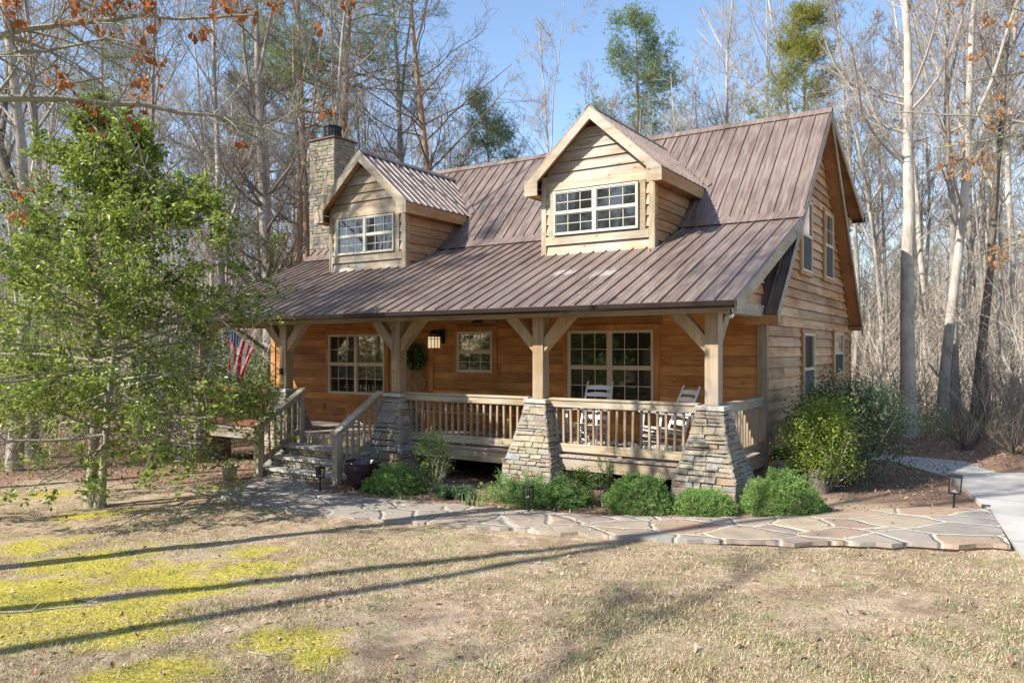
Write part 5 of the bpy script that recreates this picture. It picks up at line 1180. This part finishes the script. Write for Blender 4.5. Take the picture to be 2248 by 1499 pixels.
# star flag
fl=thing('flag','red and white striped flag hanging from a slanted pole on the first porch post','flag',(-9.91,0,1.33)); B=Vector((-9.93,-.01,1.30)); T=Vector((-10.98,-.75,2.42))
s=MB(); s.tube([B,T],[.013,.011],8); s.build('pole',plain('pole_brass',(.42,.33,.18),.4),fl); s=MB(); s.box(-9.96,-.05,1.24,-9.90,-.002,1.38); s.build('bracket',M['black'],fl)
def flagmesh():
    nx,ny=46,30; V=[];uv=[]
    # hoist runs along the pole top; the fly hangs down in folds
    for i in range(nx):
        a=i/(nx-1)           # down the fly
        for j in range(ny):
            q=j/(ny-1)       # along the hoist
            p=T.lerp(B,.04+.52*q)
            gather=.62*a**.8; cx_=T.lerp(B,.20)
            x=p.x*(1-gather)+ (cx_.x-.12)*gather; y=p.y*(1-gather)+cx_.y*gather; z=p.z-1.0*a*(1-.18*q)-.0
            fold=.055*math.sin(q*17+a*2.2)*(.25+.75*a); V.append((x+fold*.5,y+fold,z+.02*math.sin(q*9)*a)); uv.append((a,q))
    I=np.arange(nx*ny).reshape(nx,ny); Q=np.stack([I[:-1,:-1],I[:-1,1:],I[1:,1:],I[1:,:-1]],-1).reshape(-1,4)
    me=npmesh('flag_cloth',np.array(V)-np.array([-9.91,0,1.33]),[Q],None,True)
    at=me.color_attributes.new('fuv','FLOAT_COLOR','POINT'); c=np.zeros((len(V),4),np.float32); c[:,:2]=uv; c[:,3]=1; at.data.foreach_set('color',c.ravel())
    m,nt,b=newmat('flag_cloth'); L=nt.links; A=N(nt,'ShaderNodeAttribute',attribute_name='fuv'); S=N(nt,'ShaderNodeSeparateColor'); L.new(A.outputs['Color'],S.inputs[0])
    def mt(op,x,y=None):
        n_=N(nt,'ShaderNodeMath',operation=op)
        for k_,vv in ((0,x),(1,y)):
            if vv is None: continue
            if isinstance(vv,(int,float)): n_.inputs[k_].default_value=vv
            else: L.new(vv,n_.inputs[k_])
        return n_.outputs[0]
    q=S.outputs[1]; a=S.outputs[0]
    st=mt('LESS_THAN',mt('MODULO',mt('MULTIPLY',q,13),2),1)
    col=mix(nt,st,(.72,.70,.68),(.50,.012,.03))
    can=mt('MULTIPLY',mt('LESS_THAN',a,.30),mt('LESS_THAN',q,.54))
    fx=mt('SUBTRACT',mt('FRACT',mt('MULTIPLY',a,20)),.5); fy=mt('SUBTRACT',mt('FRACT',mt('MULTIPLY',q,14.8)),.5)
    star=mt('LESS_THAN',mt('ADD',mt('MULTIPLY',fx,fx),mt('MULTIPLY',fy,fy)),.07)
    blue=mix(nt,star,(.02,.035,.16),(.7,.7,.7)); col=mix(nt,can,col,blue)
    L.new(col,b.inputs['Base Color']); b.inputs['Roughness'].default_value=.8; b.inputs['Specular IOR Level'].default_value=.1
    t_=N(nt,'ShaderNodeBsdfTranslucent'); L.new(col,t_.inputs[0]); ms=N(nt,'ShaderNodeMixShader',i0=.3); L.new(b.outputs[0],ms.inputs[1]); L.new(t_.outputs[0],ms.inputs[2]); L.new(ms.outputs[0],nt.nodes['Material Output'].inputs[0])
    me.materials.append(m); return me
link('cloth',flagmesh(),fl)
# glazed pot
x,y,z=gp(766,1078); y+=.33; p=thing('glazed_pot','large dark plum glazed planter pot at the foot of the right stair railing','pot',(x,y,z))
mp_,nt,bb=newmat('plum_glaze'); n1=noise(nt,coords(nt,(3,3,1)),3,5,.6); nt.links.new(ramp(nt,n1,[(.35,(.028,.015,.022)),(.7,(.075,.038,.045))]),bb.inputs['Base Color']); bb.inputs['Roughness'].default_value=.16; bb.inputs['Coat Weight'].default_value=.5
s=MB(); s.lathe((x,y,z),[(0,.0),(.15,0),(.17,.02),(.24,.14),(.315,.30),(.345,.42),(.345,.47),(.355,.48),(.35,.50),(.315,.50),(.31,.44),(.29,.40),(0,.38)],40); s.build('body',mp_,p,True); s=MB(); s.lathe((x,y,z),[(0,.405),(.30,.405)],24); s.build('soil',M['brown'],p)
# path lamps
def lamp(label,u,v,h,sz,tilt=0):
    x,y,z=gp(u,v); t=thing('path_light',label,'path light',(x,y,z),'black solar lights along the path'); ROOTLOC[t.name]=(0,0,0); t.rotation_euler=(0,R(tilt),0)
    MB().tube([(0,0,-.1),(0,0,h)],.014,8).build('stake',M['black'],t)
    s=MB(); b=sz/2
    s.box(-b-.006,-b-.006,h,b+.006,b+.006,h+.02)
    s.box(-b-.012,-b-.012,h+.02+sz*1.5,b+.012,b+.012,h+.05+sz*1.5)
    for a in (-1,1):
        for c in (-1,1): s.box(a*b-.007,c*b-.007,h+.02,a*b+.007,c*b+.007,h+.02+sz*1.5)
    s.build('frame',M['black'],t)
    mm,nt,bb=newmat('clear_lens'); bb.inputs['Transmission Weight'].default_value=1; bb.inputs['Roughness'].default_value=.08; bb.inputs['IOR'].default_value=1.2
    s=MB(); s.box(-b*.8,-b*.8,h+.022,b*.8,b*.8,h+.018+sz*1.5); s.build('lens',mm,t)
    s=MB(); s.lathe((0,0,h+.021),[(b*.7,0),(b*.2,.03),(0,.035)],10); s.build('reflector',M['white'],t)
lamp('thin black solar light standing at the path in front of the stone steps',703,1082,.27,.095)
lamp('black box-shaped solar light between the path and the feathery juniper',1160,1128,.22,.10)
lamp('black lantern-shaped solar light leaning beside the driveway corner',2092,1127,.28,.14,4)
# grey bucket, hose reel, stump, floodlight, antler
x,y,z=gp(503,1052); s=MB(); s.lathe((x,y,z),[(0,0),(.13,0),(.16,.26),(.17,.27),(.165,.28),(.15,.26),(.0,.22)],20); tag(s.build('bucket',plain('galvanised',(.42,.40,.37),.5,.2,nz=.4),None,True),'worn grey bucket on the ground left of the stair railing','bucket')
h=thing('hose_reel','dark green hose box mounted low on the gable wall above the stone foundation','hose reel',(.12,2.95,-.12)); s=MB(); s.box(.05,2.72,-.20,.26,3.1,.0); s.build('case',plain('dark_green_plastic',(.02,.09,.07),.4),h,bevel=.03)
s=MB(); s.tube([(.28,2.9+.10*math.cos(k*.785),-.10+.10*math.sin(k*.785)) for k in range(9)],.014,8,False); s.build('hose',plain('hose_green',(.03,.14,.10),.4),h,True)
x,y,z=gp(1795,1082); st=thing('tree_stump','dark weathered stump under the bright yellow-green shrub','stump',(x,y,z)); s=MB(); s.lathe((x,y,z),[(.20,-.05),(.16,.08),(.14,.22),(.15,.36),(.13,.40),(0,.38)],14); s.build('trunk',M['bark_dark'],st,True)
f=thing('floodlight','small silver floodlight under the right end of the porch gutter','floodlight',(.14,-.05,2.38)); s=MB(); s.lathe((.14,-.10,2.30),[(0,-.05),(.04,-.035),(.05,0),(.04,.035),(0,.05)],14); s.build('lamp_head',plain('silver_lamp',(.6,.62,.66),.2,.7),f,True); s=MB(); s.tube([(.10,-.0,2.40),(.14,-.08,2.33)],.015,8); s.build('arm',M['black'],f)
A=Acc(); pa=np.array([(-9.25,1.35,.02),(-9.1,1.3,.12),(-8.85,1.25,.16),(-8.6,1.2,.10)]); A.tubes(pa[None],np.array([[.02,.018,.014,.006]]),7); A.tubes(np.array([[(-9.1,1.3,.12),(-9.15,1.25,.22),(-9.2,1.22,.30)],[(-8.85,1.25,.16),(-8.82,1.2,.26),(-8.86,1.18,.32)]]),np.array([[.014,.011,.004]]*2),6); tag(link('antler',A.mesh('antler',plain('bone',(.72,.68,.60),.6))),'pale branching antler lying on the porch floor at the top of the steps','antler')
